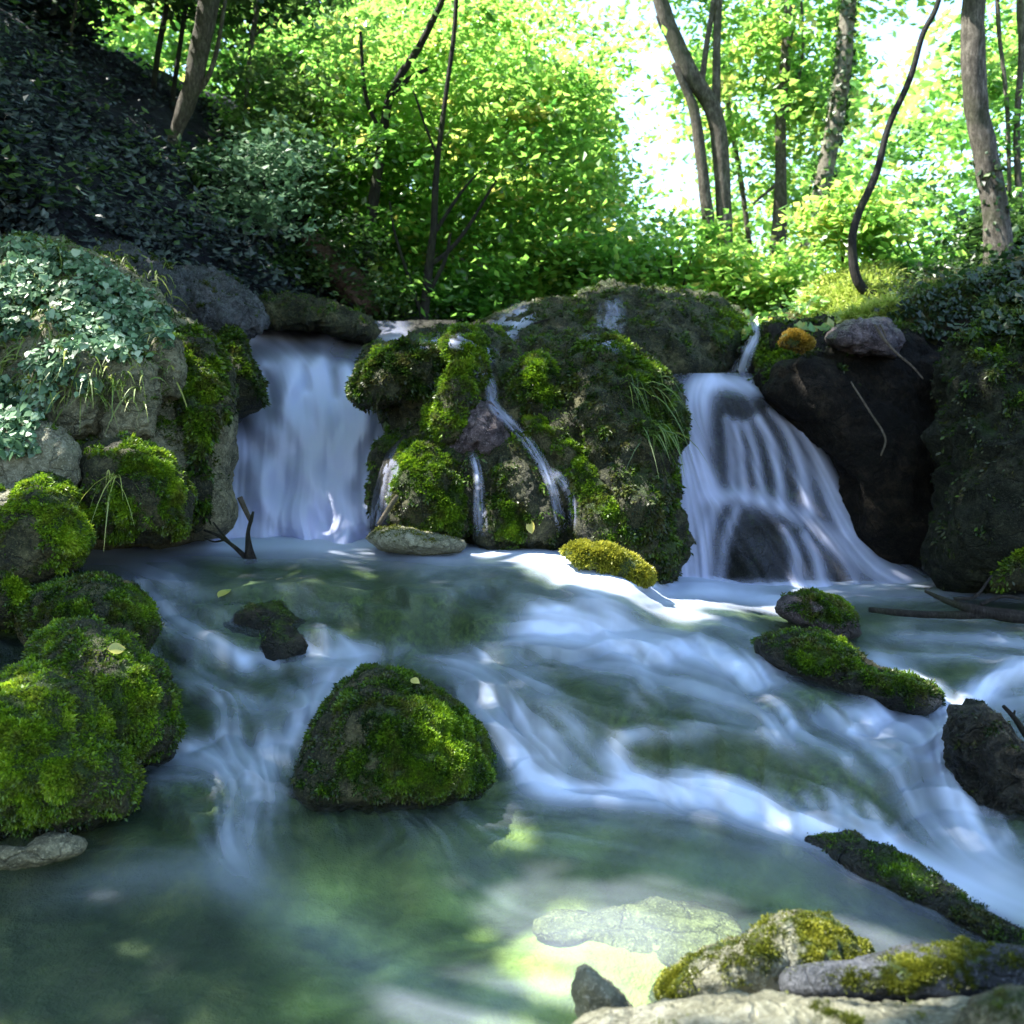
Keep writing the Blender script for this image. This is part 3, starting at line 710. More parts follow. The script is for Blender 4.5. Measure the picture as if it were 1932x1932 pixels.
# ------------------------------------------------------------------ rocks round the falls
# the outcrop between the two falls
oc = thing('tufa_outcrop', 'mossy tufa outcrop with lobes and cushions standing between the two waterfalls', 'rock outcrop', tuple(P(980, 1060, 6.3)))
def lobe(name, out, d, T, mat, **k): return rock(name, None, None, out, d, T, mat, parent=oc, key='outcrop', **k)
lobe('rock_core', [(700,690),(780,655),(860,636),(960,655),(1050,642),(1130,640),(1200,680),(1262,740),(1280,800),(1276,880),(1262,960),(1265,1040),(1272,1095),(1180,1095),(1000,1070),(860,1050),(720,1015),(708,930),(735,830),(738,760)],
     6.6, .85, TUFA, tilt=.35, rough=.12, crag=.05, freq=4, seed=1, moss_amt=.22, up=.3, sub=6, nm=24000, L=.03, bright=.35, hang=.8)
lobe('hanging_lobe', [(663,742),(682,688),(725,655),(785,648),(835,660),(838,710),(815,742),(760,752),(720,765),(680,764)], 6.15, .34, TUFA, tilt=.2, rough=.10, crag=.03, seed=2, moss_amt=.35, up=.2, nm=15000, L=.035, bright=0.16, hang=.7, sub=5)
lobe('mossy_ridge', [(838,640),(872,616),(900,640),(916,690),(908,735),(890,775),(868,830),(840,836),(808,815),(806,770),(835,735),(842,690)], 6.05, .3, TUFA, tilt=.5, rough=.14, crag=.04, freq=3.5, seed=3, moss_amt=.45, up=.35, nm=15000, L=.03, bright=0.49, sub=5)
lobe('mossy_knob', [(880,650),(905,620),(940,622),(962,645),(930,662)], 7.0, .3, TUFA, seed=4, rough=.1, moss_amt=.5, nm=4000, L=.03, bright=0.39, sub=4)
lobe('lower_lobe', [(745,985),(742,930),(752,880),(772,838),(815,822),(855,840),(880,885),(886,950),(886,1005),(850,1020),(790,1010)], 5.9, .36, TUFA, tilt=.3, rough=.1, crag=.03, seed=5, moss_amt=.05, up=.0, nm=15000, L=.026, bright=0.39, sub=5,
     patches=[(790,890,55,.8),(850,960,40,.7),(820,850,40,.5)])
lobe('middle_lobe', [(905,1022),(915,960),(925,890),(938,845),(965,828),(1000,850),(1028,910),(1050,960),(1064,1010),(1050,1032),(960,1035)], 5.9, .42, TUFA, tilt=.25, rough=.11, crag=.05, freq=4, seed=6, moss_amt=-.05, up=.1, nm=9000, L=.024, bright=0.34, sub=6, patches=[(960,1010,45,.6)])
lobe('mossy_crown', [(962,735),(975,692),(1005,668),(1035,678),(1052,715),(1056,770),(1030,795),(985,785)], 6.05, .28, TUFA, rough=.10, seed=7, tilt=.3, moss_amt=.4, up=.3, nm=11000, L=.03, bright=0.39, hang=.6, sub=5)
lobe('right_drape', [(1050,700),(1090,655),(1150,648),(1210,685),(1262,735),(1282,790),(1270,850),(1240,900),(1252,980),(1262,1095),(1200,1075),(1150,960),(1100,850)], 6.05, .55, TUFA, tilt=.35, rough=.10, crag=.05, freq=4, seed=8, moss_amt=.28, up=.3, nm=24000, L=.033, bright=0.21, hang=.9, sub=6,
     patches=[(1200,690,60,.5),(1270,790,40,.6),(1255,1050,40,.5)])
lobe('side_ridge', [(1075,840),(1110,850),(1150,905),(1185,985),(1215,1065),(1190,1085),(1120,1050),(1085,1000),(1075,920)], 5.75, .36, TUFA, tilt=.4, rough=.10, crag=.03, seed=9, moss_amt=.25, up=.3, nm=16000, L=.026, bright=0.36, hang=.7, sub=5, patches=[(1120,870,50,.5),(1170,950,40,.5)])
lobe('upper_ridge', [(985,790),(1040,795),(1090,830),(1120,880),(1090,900),(1060,880),(1010,830)], 5.85, .22, TUFA, tilt=.3, rough=.12, crag=.05, seed=10, moss_amt=.25, nm=6000, L=.024, bright=0.49, sub=5)
lobe('left_flank', [(700,1000),(708,930),(730,860),(765,820),(790,850),(770,920),(745,1000)], 6.1, .3, WET_ROCK, rough=.06, seed=11, sub=5)
lobe('pink_shelf', [(845,850),(865,800),(890,770),(925,762),(950,800),(965,850),(930,870),(900,850),(870,870)], 5.95, .3, PINK_TUFA, rough=.12, crag=.08, freq=5, seed=12, sub=5)
rock('pale_flat_stone', 'pale sunlit flat stone at the foot of the outcrop beside the left waterfall', 'stone', [(690,1015),(720,997),(780,998),(830,1010),(880,1022),(870,1040),(800,1046),(720,1036)], 5.55, .35, PALE_STONE, tilt=.8, rough=.05, seed=13, sub=5, nm=1500, L=.015, moss_amt=-.2, mmat=YMOSS)
rock('moss_clump', 'moss clump coloured yellow as if lit, on the sunlit lip of the ledge', 'moss clump', [(1068,1045),(1080,1026),(1130,1030),(1180,1048),(1220,1075),(1236,1098),(1210,1104),(1150,1085),(1090,1062)], 5.15, .16, TUFA, rough=.10, seed=14, sub=5, moss_amt=.8, nm=9000, L=.028, mmat=YMOSS, bright=.75, hang=.0)  # sunlight's yellow is put into this clump's moss colour

# far dome, upstream of the outcrop
rock('tufa_dome', 'grey-green tufa dome with thin water veils behind the outcrop', 'rock', [(880,640),(930,606),(990,586),(1060,578),(1140,552),(1250,556),(1350,572),(1398,604),(1412,650),(1395,715),(1290,760),(1180,730),(1060,700),(920,690)], 8.6, 1.3, TUFA, tilt=.5, rough=.08, crag=.05, freq=5, seed=15, moss_amt=.12, up=.4, nm=18000, L=.035, bright=.28, hang=.9, sub=6, key='dome', patches=[(1385,620,40,.8)])

# right cliff
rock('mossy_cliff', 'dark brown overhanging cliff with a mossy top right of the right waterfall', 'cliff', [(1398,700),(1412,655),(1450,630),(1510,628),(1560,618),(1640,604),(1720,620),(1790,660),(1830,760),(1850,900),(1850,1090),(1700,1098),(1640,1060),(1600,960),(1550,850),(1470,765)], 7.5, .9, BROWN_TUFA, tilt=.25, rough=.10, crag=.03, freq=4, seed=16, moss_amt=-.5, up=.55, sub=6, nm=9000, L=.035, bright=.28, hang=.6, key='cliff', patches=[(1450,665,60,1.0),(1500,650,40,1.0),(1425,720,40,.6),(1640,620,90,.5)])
rock('orange_moss_clump', 'small orange moss clump on the brow of the dark cliff', 'moss clump', [(1472,648),(1480,632),(1500,626),(1525,636),(1532,655),(1505,662)], 6.62, .12, TUFA, rough=.06, seed=17, sub=4, moss_amt=.8, nm=3000, L=.022, mmat=OMOSS, bright=.5, hang=0)
rock('cliff_boulder', 'rounded brown boulder jutting from the cliff below the orange moss', 'boulder', [(1440,740),(1470,690),(1530,668),(1600,690),(1640,740),(1650,830),(1590,870),(1530,800)], 6.95, .35, BROWN_TUFA, rough=.08, crag=.03, seed=18, sub=5, moss_amt=-.55, up=.4, nm=2000, L=.03, bright=.25)
rock('earthy_block', 'reddish earthy block lying on top of the dark cliff', 'rock', [(1560,640),(1600,610),(1670,605),(1700,640),(1690,672),(1620,665)], 7.0, .35, PINK_TUFA, rough=.14, crag=.08, seed=19, sub=5, moss_amt=-.3)
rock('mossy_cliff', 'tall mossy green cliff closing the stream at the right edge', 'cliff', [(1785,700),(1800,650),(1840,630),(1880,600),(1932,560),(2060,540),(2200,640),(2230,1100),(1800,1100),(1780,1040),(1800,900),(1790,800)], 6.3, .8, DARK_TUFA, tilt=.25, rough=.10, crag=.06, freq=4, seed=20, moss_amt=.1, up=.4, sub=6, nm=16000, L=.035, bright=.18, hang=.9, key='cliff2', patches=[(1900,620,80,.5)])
rock('mossy_boulder', 'green mossy boulder half out of the picture at the foot of the right cliff', 'boulder', [(1868,1108),(1872,1075),(1895,1040),(1940,1005),(2010,990),(2060,1050),(2070,1112)], 5.7, .4, TUFA, rough=.07, seed=21, sub=5, moss_amt=.5, nm=9000, L=.03, bright=.45)
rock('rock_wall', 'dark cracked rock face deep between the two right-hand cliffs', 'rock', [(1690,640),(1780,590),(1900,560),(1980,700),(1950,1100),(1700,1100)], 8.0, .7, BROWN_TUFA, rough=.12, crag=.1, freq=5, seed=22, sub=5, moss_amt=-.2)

# left bank
rock('bank_rock', 'big ivy-grown rock bank at the left edge above the stream', 'rock bank', [(-160,430),(0,438),(60,452),(150,470),(230,500),(300,560),(350,620),(420,700),(440,820),(425,900),(425,990),(300,1010),(150,1030),(0,1060),(-160,1080)], 6.3, 1.0, GREY_STONE, tilt=.45, rough=.06, crag=.03, freq=4, seed=30, moss_amt=-.1, up=.3, sub=6, key='bank', nm=8000, L=.03, bright=.4)
rock('moss_hung_rock', 'rock face hung with long green moss beside the left waterfall', 'rock', [(315,650),(350,620),(395,635),(425,690),(440,740),(420,790),(388,830),(380,890),(398,950),(395,990),(350,1000),(335,900),(330,780)], 5.85, .55, TUFA, tilt=.35, rough=.11, crag=.05, freq=4, seed=31, moss_amt=.1, up=.2, sub=6, key='bank', nm=26000, L=.035, bright=.42, hang=1.0, patches=[(370,720,55,.5),(390,800,40,.5),(350,690,40,.4)])
rock('dark_moss_rock', 'dark moss-covered rock shoulder touching the left waterfall rim', 'rock', [(400,640),(425,615),(450,622),(470,680),(495,720),(500,765),(450,785),(415,760),(405,700)], 6.9, .5, TUFA, tilt=.3, rough=.08, seed=32, moss_amt=.3, sub=5, nm=9000, L=.035, bright=.22, hang=.8)
for lab, out, dd, sdd in [
  ('craggy blue-grey rock at the back of the ivy bank', [(150,475),(175,456),(230,470),(275,500),(330,520),(345,560),(330,600),(270,575),(210,545),(165,515)], 7.0, 33),
  ('craggy blue-grey rock with slanting furrows above the hanging moss', [(300,525),(340,516),(400,524),(440,540),(478,572),(490,606),(460,632),(420,640),(360,620),(315,590)], 7.3, 71),
  ('low mossy rock ridge along the far rim of the left waterfall', [(448,588),(500,566),(560,568),(620,582),(680,604),(715,634),(660,628),(600,612),(540,606),(480,612)], 8.25, 72)]:
    rock('layered_rock', lab, 'rock', out, dd, .45, BLUE_STONE if sdd != 72 else TUFA, tilt=.5, rough=.09, crag=.12, freq=3.4, seed=sdd, sub=6, key='bank' if sdd != 72 else None, moss_amt=-.4 if sdd != 72 else 0., group='layered rocks', nm=1500, L=.025, bright=.3)
for nme, lab, out, d, T, sdd, m in [
  ('stone_block', 'squared tan stone block beside the hanging moss in the left bank', [(180,700),(200,672),(250,668),(285,695),(290,760),(282,810),(240,828),(195,825),(183,770)], 5.3, .26, 34, GREY_STONE),
  ('stone_block', 'cracked stone block under the ivy, left of the tan block', [(62,770),(75,700),(110,672),(160,668),(184,690),(186,750),(175,805),(130,815),(80,805)], 5.2, .26, 35, GREY_STONE),
  ('stone_block', 'pale lichened stone at the left edge below the overhang', [(-60,860),(-20,810),(40,800),(100,815),(135,850),(145,900),(100,930),(40,935),(-60,940)], 4.9, .3, 36, PALE_STONE),
  ('stone_block', 'yellowish stone with moss running down at the left edge', [(-60,940),(0,925),(60,915),(90,950),(80,1000),(30,1040),(-60,1050)], 4.75, .28, 37, PALE_STONE),
  ('stone_block', 'small grey stone high in the bank beneath the grass tuft', [(285,690),(300,640),(335,650),(345,700),(335,745),(300,750)], 5.5, .25, 38, GREY_STONE)]:
    oc_ = np.array(out, float); out = (oc_.mean(0) + (oc_ - oc_.mean(0)) * 1.1).tolist()
    rock(nme, lab, 'stone', out, d, T, m, rough=.07, crag=.04, freq=4, seed=sdd, sub=6, pr=.5, py_=.55, moss_amt=-.35, up=.3, nm=1500, L=.02, bright=.5, key='bank', group='stones of the left bank')
rock('mossy_rock', 'overhanging dark rock with bright moss along its right rim, in the left bank', 'rock', [(140,860),(170,835),(240,830),(290,850),(335,900),(352,950),(340,1000),(300,1012),(220,1015),(170,1000),(150,930)], 5.0, .4, TUFA, tilt=.2, rough=.09, crag=.04, seed=39, sub=6, key='bank', moss_amt=-.1, up=.2, nm=24000, L=.024, bright=.6, hang=.7, patches=[(330,930,35,.9),(285,880,45,.8),(215,950,45,.7),(330,990,35,.6),(240,990,40,.5)])
rock('mossy_rock', 'bright mossy rock dipping into the upper pool at the left edge', 'rock', [(-80,1000),(0,960),(80,900),(120,920),(160,980),(172,1020),(140,1060),(100,1090),(40,1110),(-80,1130)], 4.6, .36, TUFA, tilt=.3, rough=.11, crag=.04, seed=40, sub=6, key='bank', moss_amt=.2, up=.2, nm=24000, L=.022, bright=.62, hang=.7, patches=[(110,960,50,.6),(140,1020,40,.6)])
rock('mossy_rock', 'small mossy stone low at the left edge of the upper pool', 'rock', [(-60,1090),(0,1060),(50,1085),(60,1130),(30,1180),(-60,1190)], 4.4, .25, TUFA, rough=.1, seed=41, sub=5, moss_amt=.35, nm=9000, L=.02, bright=.6)

# rocks in the lower stream
rock('flat_mossy_rock', 'flat-topped mossy rock behind the big left boulder', 'rock', [(20,1160),(50,1115),(110,1092),(190,1090),(250,1110),(280,1145),(298,1190),(270,1230),(180,1245),(60,1230)], 4.45, .45, TUFA, tilt=.55, rough=.05, crag=.02, seed=42, sub=6, moss_amt=.2, up=.3, nm=22000, L=.018, bright=.35, hang=.2, key='lr', patches=[(270,1150,40,.5)])
bigb = rock('mossy_boulder', 'big bright mossy boulder at the left edge of the lower stream', 'boulder', [(-220,1370),(-120,1310),(0,1285),(60,1262),(120,1262),(175,1290),(200,1340),(205,1400),(248,1430),(252,1480),(235,1530),(130,1565),(0,1575),(-220,1580)], 3.45, .5, TUFA, tilt=.35, rough=.07, crag=.03, freq=3.5, seed=43, sub=6, moss_amt=.34, up=.3, nm=46000, L=.018, bright=.52, hang=.5, key='bb', wl=.03, patches=[(60,1450,150,.6)])
rock('shoulder', None, None, [(62,1290),(66,1220),(110,1183),(160,1180),(215,1200),(260,1235),(300,1262),(325,1310),(332,1370),(318,1425),(270,1440),(200,1430),(120,1400)], 3.72, .4, TUFA, parent=bigb, tilt=.35, rough=.09, crag=.04, freq=3.5, seed=73, sub=6, moss_amt=.24, up=.3, nm=24000, L=.017, bright=.46, hang=.6, key='bb', wl=.12, patches=[(250,1330,80,.5),(130,1205,34,-.8)])
rock('mossy_boulder', 'dome-shaped mossy boulder standing alone mid-stream', 'boulder', [(538,1528),(545,1480),(580,1420),(610,1350),(650,1300),(690,1270),(740,1272),(800,1292),(850,1330),(890,1375),(920,1430),(932,1475),(915,1505),(870,1520),(800,1530),(720,1535),(600,1545)], 3.72, .42, TUFA, tilt=.3, rough=.055, crag=.035, freq=3.5, seed=44, sub=6, c=(735,1440), moss_amt=.12, up=.25, nm=52000, L=.017, bright=.30, hang=.5, key='cb', wl=.03, patches=[(830,1430,105,1.1),(870,1470,70,.8),(770,1490,50,.6)])
rock('mossy_rock', 'low mossy rock with a reddish flank in the rapids right of centre', 'rock', [(1460,1150),(1480,1125),(1530,1118),(1580,1130),(1610,1160),(1622,1195),(1600,1210),(1540,1190),(1490,1170)], 4.95, .22, PINK_TUFA, tilt=.4, rough=.07, seed=45, sub=5, moss_amt=-.1, nm=9000, L=.018, bright=.3, wl=.42, patches=[(1580,1160,50,.8)])
rock('mossy_rock', 'long dark mossy rock slanting down the rapids right of centre', 'rock', [(1420,1215),(1470,1196),(1540,1198),(1600,1225),(1650,1265),(1700,1282),(1750,1290),(1772,1320),(1750,1345),(1690,1340),(1600,1320),(1500,1270),(1440,1245)], 4.15, .25, WET_ROCK, tilt=.6, skew=-.2, rough=.06, crag=.03, seed=46, sub=6, moss_amt=.0, nm=16000, L=.017, bright=.28, patches=[(1560,1225,60,.5),(1720,1310,50,.6)])
rock('jagged_rock', 'dark jagged upright rock in the torrent at the right edge', 'rock', [(1808,1400),(1815,1355),(1838,1333),(1860,1345),(1885,1400),(1905,1460),(1960,1500),(2080,1520),(2100,1620),(1932,1600),(1850,1590),(1825,1520)], 3.5, .3, WET_ROCK, rough=.10, crag=.09, freq=5, seed=47, sub=6, moss_amt=-.35, nm=3000, L=.014, bright=.2)
rock('rock_slab', 'long half-drowned rock slab slanting to the right edge', 'slab', [(1470,1578),(1540,1566),(1620,1585),(1720,1630),(1800,1680),(1870,1730),(1960,1790),(2100,1850),(2050,1905),(1900,1812),(1780,1742),(1640,1668),(1530,1612)], 2.85, .16, WET_ROCK, tilt=.9, skew=-.35, rough=.03, crag=.02, seed=48, sub=6, moss_amt=-.2, nm=7000, L=.010, bright=.25, c=(1760,1710), dz=.008, patches=[(1700,1640,80,.5),(1850,1740,70,.4)])
rock('mossy_stone', 'sunlit angular stone with yellow moss near the bottom right corner', 'stone', [(1228,1880),(1270,1840),(1340,1800),(1420,1775),(1465,1740),(1510,1728),(1560,1738),(1600,1768),(1632,1800),(1600,1860),(1500,1895),(1300,1905)], 2.42, .2, PALE_STONE, tilt=.35, rough=.05, crag=.05, freq=3.5, seed=49, sub=6, moss_amt=-.05, nm=22000, L=.0085, mmat=YMOSS, bright=.5, hang=.3, key='fs', patches=[(1560,1780,70,.5),(1270,1860,60,.6)])
rock('pointed_stone', 'small pointed stone standing in the near pool at the bottom', 'stone', [(1084,1870),(1092,1840),(1102,1822),(1118,1838),(1150,1865),(1175,1890),(1195,1915),(1150,1935),(1100,1925)], 2.2, .07, PALE_STONE, rough=.09, crag=.07, seed=50, sub=5, moss_amt=-.5, nm=0)
rock('pale_slab', 'pale sunlit slab along the bottom edge of the photo', 'slab', [(1060,1960),(1130,1925),(1250,1900),(1350,1890),(1450,1882),(1560,1895),(1680,1905),(1800,1900),(1932,1880),(2150,1870),(2200,2150),(1100,2150)], 1.95, .25, PALE_STONE, tilt=.3, rough=.03, crag=.02, freq=5, seed=51, sub=6, moss_amt=-.45, nm=4000, L=.008, mmat=YMOSS, bright=.6)
rock('corner_stone', 'mottled stone in the bottom right corner', 'stone', [(1800,1930),(1840,1890),(1900,1872),(1990,1868),(2100,1900),(2100,2050),(1850,2050)], 1.75, .14, GREY_STONE, rough=.05, crag=.03, seed=52, sub=5, moss_amt=-.2, nm=3000, L=.007, bright=.3)
rock('river_stone', 'small tan stone at the left edge of the near pool', 'stone', [(-60,1625),(0,1602),(50,1600),(90,1576),(130,1575),(165,1590),(150,1612),(60,1632),(-40,1640)], 3.0, .1, BROWN_TUFA if False else GREY_STONE, tilt=.5, rough=.08, seed=53, sub=5)
rock('drowned_slab', 'pale flat slab just under the near pool, its left tip breaking the surface', 'stone', [(1005,1692),(1030,1668),(1075,1664),(1105,1676),(1160,1660),(1250,1645),(1330,1662),(1400,1700),(1380,1740),(1290,1772),(1200,1752),(1100,1718)], 2.76, .10, GREY_STONE, tilt=1.6, rough=.06, crag=.03, seed=54, sub=6, dz=-.095, bumps=[(1055,1680,40,.05)])
# boulders under the water film of the cascade
for lab, out, d, T, sdd, pt in [
  ('drowned mossy rock with a yellow leaf on its dark face below the upper pool', [(330,1110),(380,1075),(460,1070),(540,1095),(590,1140),(620,1190),(560,1235),(450,1215),(370,1170)], 4.85, .3, 60, [(420,1090,50,.6)])]:
    rock('drowned_rock', lab, 'rock', out, d, T, WET_ROCK, tilt=.75, rough=.06, crag=.02, seed=sdd, sub=6, moss_amt=.0, patches=pt, nm=4000, L=.010, bright=.3, key='drowned', dz=-.10)
# ------------------------------------------------------------------ ground above the ledge
def hill_u(x, y): return -x - (1.1 + np.clip(10.5 - y, -6, 9) * .46)
def ground_z(x, y):
    u = hill_u(x, y); u = np.log1p(np.exp(np.clip(u * 4, -30, 30))) / 4
    h = np.where(u < 6, 1.25 * u - .075 * u * u, 4.8 + .2 * (u - 6))
    r = np.clip(x - 2.7, 0, 20)
    z = 2.45 + h + .34 * r * np.clip((13 - y) / 3, .25, 1) + .02 * np.clip(y - 12, 0, 60)
    return z + .55 * np.exp(-((x - 3.5) / .9) ** 2 - ((y - 9.6) / 1.2) ** 2)
xs = np.linspace(-22, 22, 300)
t_ = np.concatenate([np.zeros(5), np.linspace(0, 8, 150), np.linspace(8.2, 45, 70)])
y0 = 8.5 - 1.9 * sstep(-2.2, -3.2, xs) - 1.0 * sstep(1.6, 2.6, xs) - 5.2 * sstep(-4.1, -4.9, xs) - 5.2 * sstep(4.9, 5.7, xs)
TX, TT = np.meshgrid(xs, t_); TY = y0[None, :] + TT
TZ = ground_z(TX, TY)
q = np.stack([TX, TY, TZ], -1).reshape(-1, 3)
TZ = TZ + (fbm(q * .9, 5).reshape(TX.shape) * .32 + fbm(q * 4, 3).reshape(TX.shape) * .07) * sstep(.0, .8, TT)
for k in range(5): TZ[k] -= (4 - k) * .5; 
TVv = np.stack([TX, TY, TZ], -1)
TF = grid_faces(*TX.shape)[:, ::-1]
fc = TVv.reshape(-1, 3)[TF].mean(1)
hm = hill_u(fc[:, 0], fc[:, 1]) > .0
def submesh(F):
    u, inv = np.unique(F, return_inverse=True); return TVv.reshape(-1, 3)[u], inv.reshape(F.shape)
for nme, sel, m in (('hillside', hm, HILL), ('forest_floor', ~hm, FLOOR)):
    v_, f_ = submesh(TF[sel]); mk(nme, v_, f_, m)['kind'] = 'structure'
keep('ground', TVv.reshape(-1, 3), TF)
gbv = bvh(['ground'])
def on_ground(x, y):
    h = gbv.ray_cast(Vector((x, y, 60)), Vector((0, 0, -1)))
    return h[0].z if h[0] is not None else float(ground_z(np.array(x), np.array(y)))

# ------------------------------------------------------------------ leaves
TARGETS = [(P(*t[:3]), t[3]) for t in [(1000,1045,5.5,.34),(880,1032,5.9,.3),(790,1022,5.6,.25),(1110,1085,5.15,.34),(1220,1135,4.9,.3),(1330,1125,5.3,.25),(1150,1065,5.15,.3),(520,1008,6.4,.1),(580,1006,6.4,.1),(640,1006,6.4,.09),(1845,120,8.6,.5),(1850,260,8.6,.45),(1866,380,8.6,.3),(1340,200,11,.45),(1355,330,11,.4),(1290,60,11,.4),(1565,280,11.3,.45),(1590,120,11.3,.4),(1475,200,12,.35),(1480,80,12,.35),(370,110,9.5,.2),(345,210,9.5,.15),
   (1480,1135,5.3,.2),(1450,1800,2.42,.3),(1560,1760,2.42,.25),(1300,1860,2.35,.28),(1150,1890,2.2,.2),(1250,1930,2.0,.25),(1500,1930,1.95,.25),(1650,1930,1.95,.2),(1750,1850,2.2,.16),
   (1050,1700,2.7,.25),(1220,1720,2.65,.28),(1150,1650,2.8,.12),(960,1900,2.2,.22),(1130,1800,2.4,.1),(780,1850,2.3,.15),(1720,1285,4.1,.16),(1800,1310,3.9,.12),(850,1640,2.9,.07),(1000,1600,3.0,.08),(820,900,5.6,.12),(860,700,6.0,.15),(1240,700,6.2,.18),(1010,690,5.9,.1),
   (80,930,4.5,.2),(20,900,4.6,.2),(310,900,4.9,.2),(240,750,5.1,.16),(120,740,5.1,.16),(230,880,4.9,.16),(60,560,5.7,.25),(170,620,5.5,.15),(370,720,5.5,.15),(1150,1060,5.2,.3),(60,1400,3.1,.16),(250,1300,3.4,.12),(850,1400,3.4,.12),(1120,880,5.7,.15),(1500,650,6.6,.15),(950,1250,4.2,.1),(1600,690,7,.1)]]
SUNV = np.array(SUN)
def sun_gap(p):  # leaves left out along sun rays so the chosen spots are lit
    ok = np.ones(len(p), bool)
    for tg, r in TARGETS:
        v = p - tg; t = v @ SUNV; d2 = (v ** 2).sum(1) - t * t
        ok &= ~((d2 < r * r) & (t > 1.2))
    return ok

def leaf_mesh(name, p, nrm, L, tint, mat, parent, rng, W=.62, axis=None, shape=4):
    n = len(p)
    if n == 0: return
    a = rng.normal(size=(n, 3)) if axis is None else axis + rng.normal(size=(n, 3)) * .45
    a -= nrm * (a * nrm).sum(1, keepdims=True); a /= np.linalg.norm(a, axis=1, keepdims=True) + 1e-9
    b = np.cross(nrm, a); L = np.broadcast_to(L, (n,))[:, None]
    dr = nrm * L * -.12
    if shape == 4:
        VV = np.stack([p - a * L * .5, p + b * L * W * .5 - a * L * .06 + dr, p + a * L * .5 + dr * .8, p - b * L * W * .5 - a * L * .06 + dr], 1)
    else:
        VV = np.stack([p - a * L * .42, p + b * L * W * .45 - a * L * .42 + dr, p + b * L * W * .5 + dr, p + a * L * .58 + dr, p - b * L * W * .5 + dr, p - b * L * W * .45 - a * L * .42 + dr], 1)
    k = VV.shape[1]
    return mk(name, VV.reshape(-1, 3), np.arange(k * n).reshape(-1, k), mat, parent, {'tint': np.repeat(np.clip(tint, 0, 1), k)}, smooth=False)

HOLES = [(1215,240,50,170,.9),(1120,50,120,70,.7),(1225,60,60,90,.8),(1290,360,26,110,.85),(1255,470,22,60,.6),(1420,180,30,60,.55),(1420,330,26,70,.7),(1690,70,60,90,.8),(1650,180,30,60,.6),(1540,60,30,60,.5),(1780,330,50,60,.55),(1720,420,40,40,.5),(1905,300,24,70,.5),(1180,420,40,40,.5),(1060,40,60,40,.5),(1690,300,50,70,.55),(1440,440,22,60,.5),(980,60,40,40,.3),(1215,400,30,60,.7),(1880,60,24,60,.4)]
def sky_gap(p, rng, s=1.0):
    px, py = proj(p); pr = np.zeros(len(p))
    for (x, y, rx, ry, a) in HOLES:
        pr = np.maximum(pr, a * np.clip(1.5 - ((px - x) / rx) ** 2 * .75 - ((py - y) / ry) ** 2 * .75, 0, 1) ** .5)
    return rng.rand(len(p)) > pr * s

def crown(parent, regions, mat, L, seed, per=26, rad=.32, flat=.24, bright=.5, freq=.9, thr=-.05, gaps=1.0, up=1.0, name='crown', tvar=.42):
    """regions: (px, py, rx, ry, d0, d1, sprays); leaves hang in flattened sprays, the sprays clump"""
    rng = np.random.RandomState(500 + seed); C = []
    for (cx, cy, rx, ry, d0, d1, n) in regions:
        a = rng.rand(n * 2) * 2 * np.pi; r = rng.rand(n * 2) ** .5
        c = P(cx + rx * r * np.cos(a), cy + ry * r * np.sin(a), d0 + (d1 - d0) * rng.rand(n * 2))
        c = c[fbm(c * freq + seed, 3) > thr][:n]; C.append(c)
    C = np.concatenate(C); C = C[sky_gap(C, rng, gaps)]
    n = len(C); sn = np.stack([rng.normal(size=n) * .3, rng.normal(size=n) * .3, np.full(n, up)], 1)
    sn /= np.linalg.norm(sn, axis=1, keepdims=True)
    sz = rad * (.6 + .8 * rng.rand(n))
    off = rng.normal(size=(n, per, 3)) * .55; offn = (off * sn[:, None]).sum(-1, keepdims=True)
    off = off - sn[:, None] * offn * (1 - flat)
    p = (C[:, None] + off * sz[:, None, None]).reshape(-1, 3)
    nr = np.repeat(sn, per, 0) + rng.normal(size=p.shape) * .42; nr /= np.linalg.norm(nr, axis=1, keepdims=True)
    ti = bright + np.repeat(rng.normal(size=n) * .14, per) + fbm(p * 1.1 + seed, 2) * tvar + rng.normal(size=len(p)) * .13
    k = sky_gap(p, rng, gaps * .55) & (p[:, 2] > 1.0) & sun_gap(p)
    return leaf_mesh(name, p[k], nr[k], L * (.65 + .7 * rng.rand(k.sum())), ti[k], mat, parent, rng)

def canopy(parent, xr, yr, n, seed, mat, L=.17, per=30, rad=.42, name='crown', zf=lambda x, y, r: 2.45 + .52 * y + 2.2 * r ** 1.5):
    """unseen leaves hung above the picture to shade the stream and hillside"""
    rng = np.random.RandomState(900 + seed)
    x = xr[0] + (xr[1] - xr[0]) * rng.rand(n); y = yr[0] + (yr[1] - yr[0]) * rng.rand(n); z = zf(x, y, rng.rand(n))
    C = np.stack([x, y, z], 1)
    off = rng.normal(size=(n, per, 3)) * np.array([.55, .55, .16]) * rad
    p = (C[:, None] + off).reshape(-1, 3); nr = np.array([0, 0, 1.]) + rng.normal(size=p.shape) * .4; nr /= np.linalg.norm(nr, axis=1, keepdims=True)
    k = sun_gap(p)
    return leaf_mesh(name, p[k], nr[k], L * (.7 + .6 * rng.rand(k.sum())), (.45 + rng.normal(size=k.sum()) * .2), mat, parent, rng)

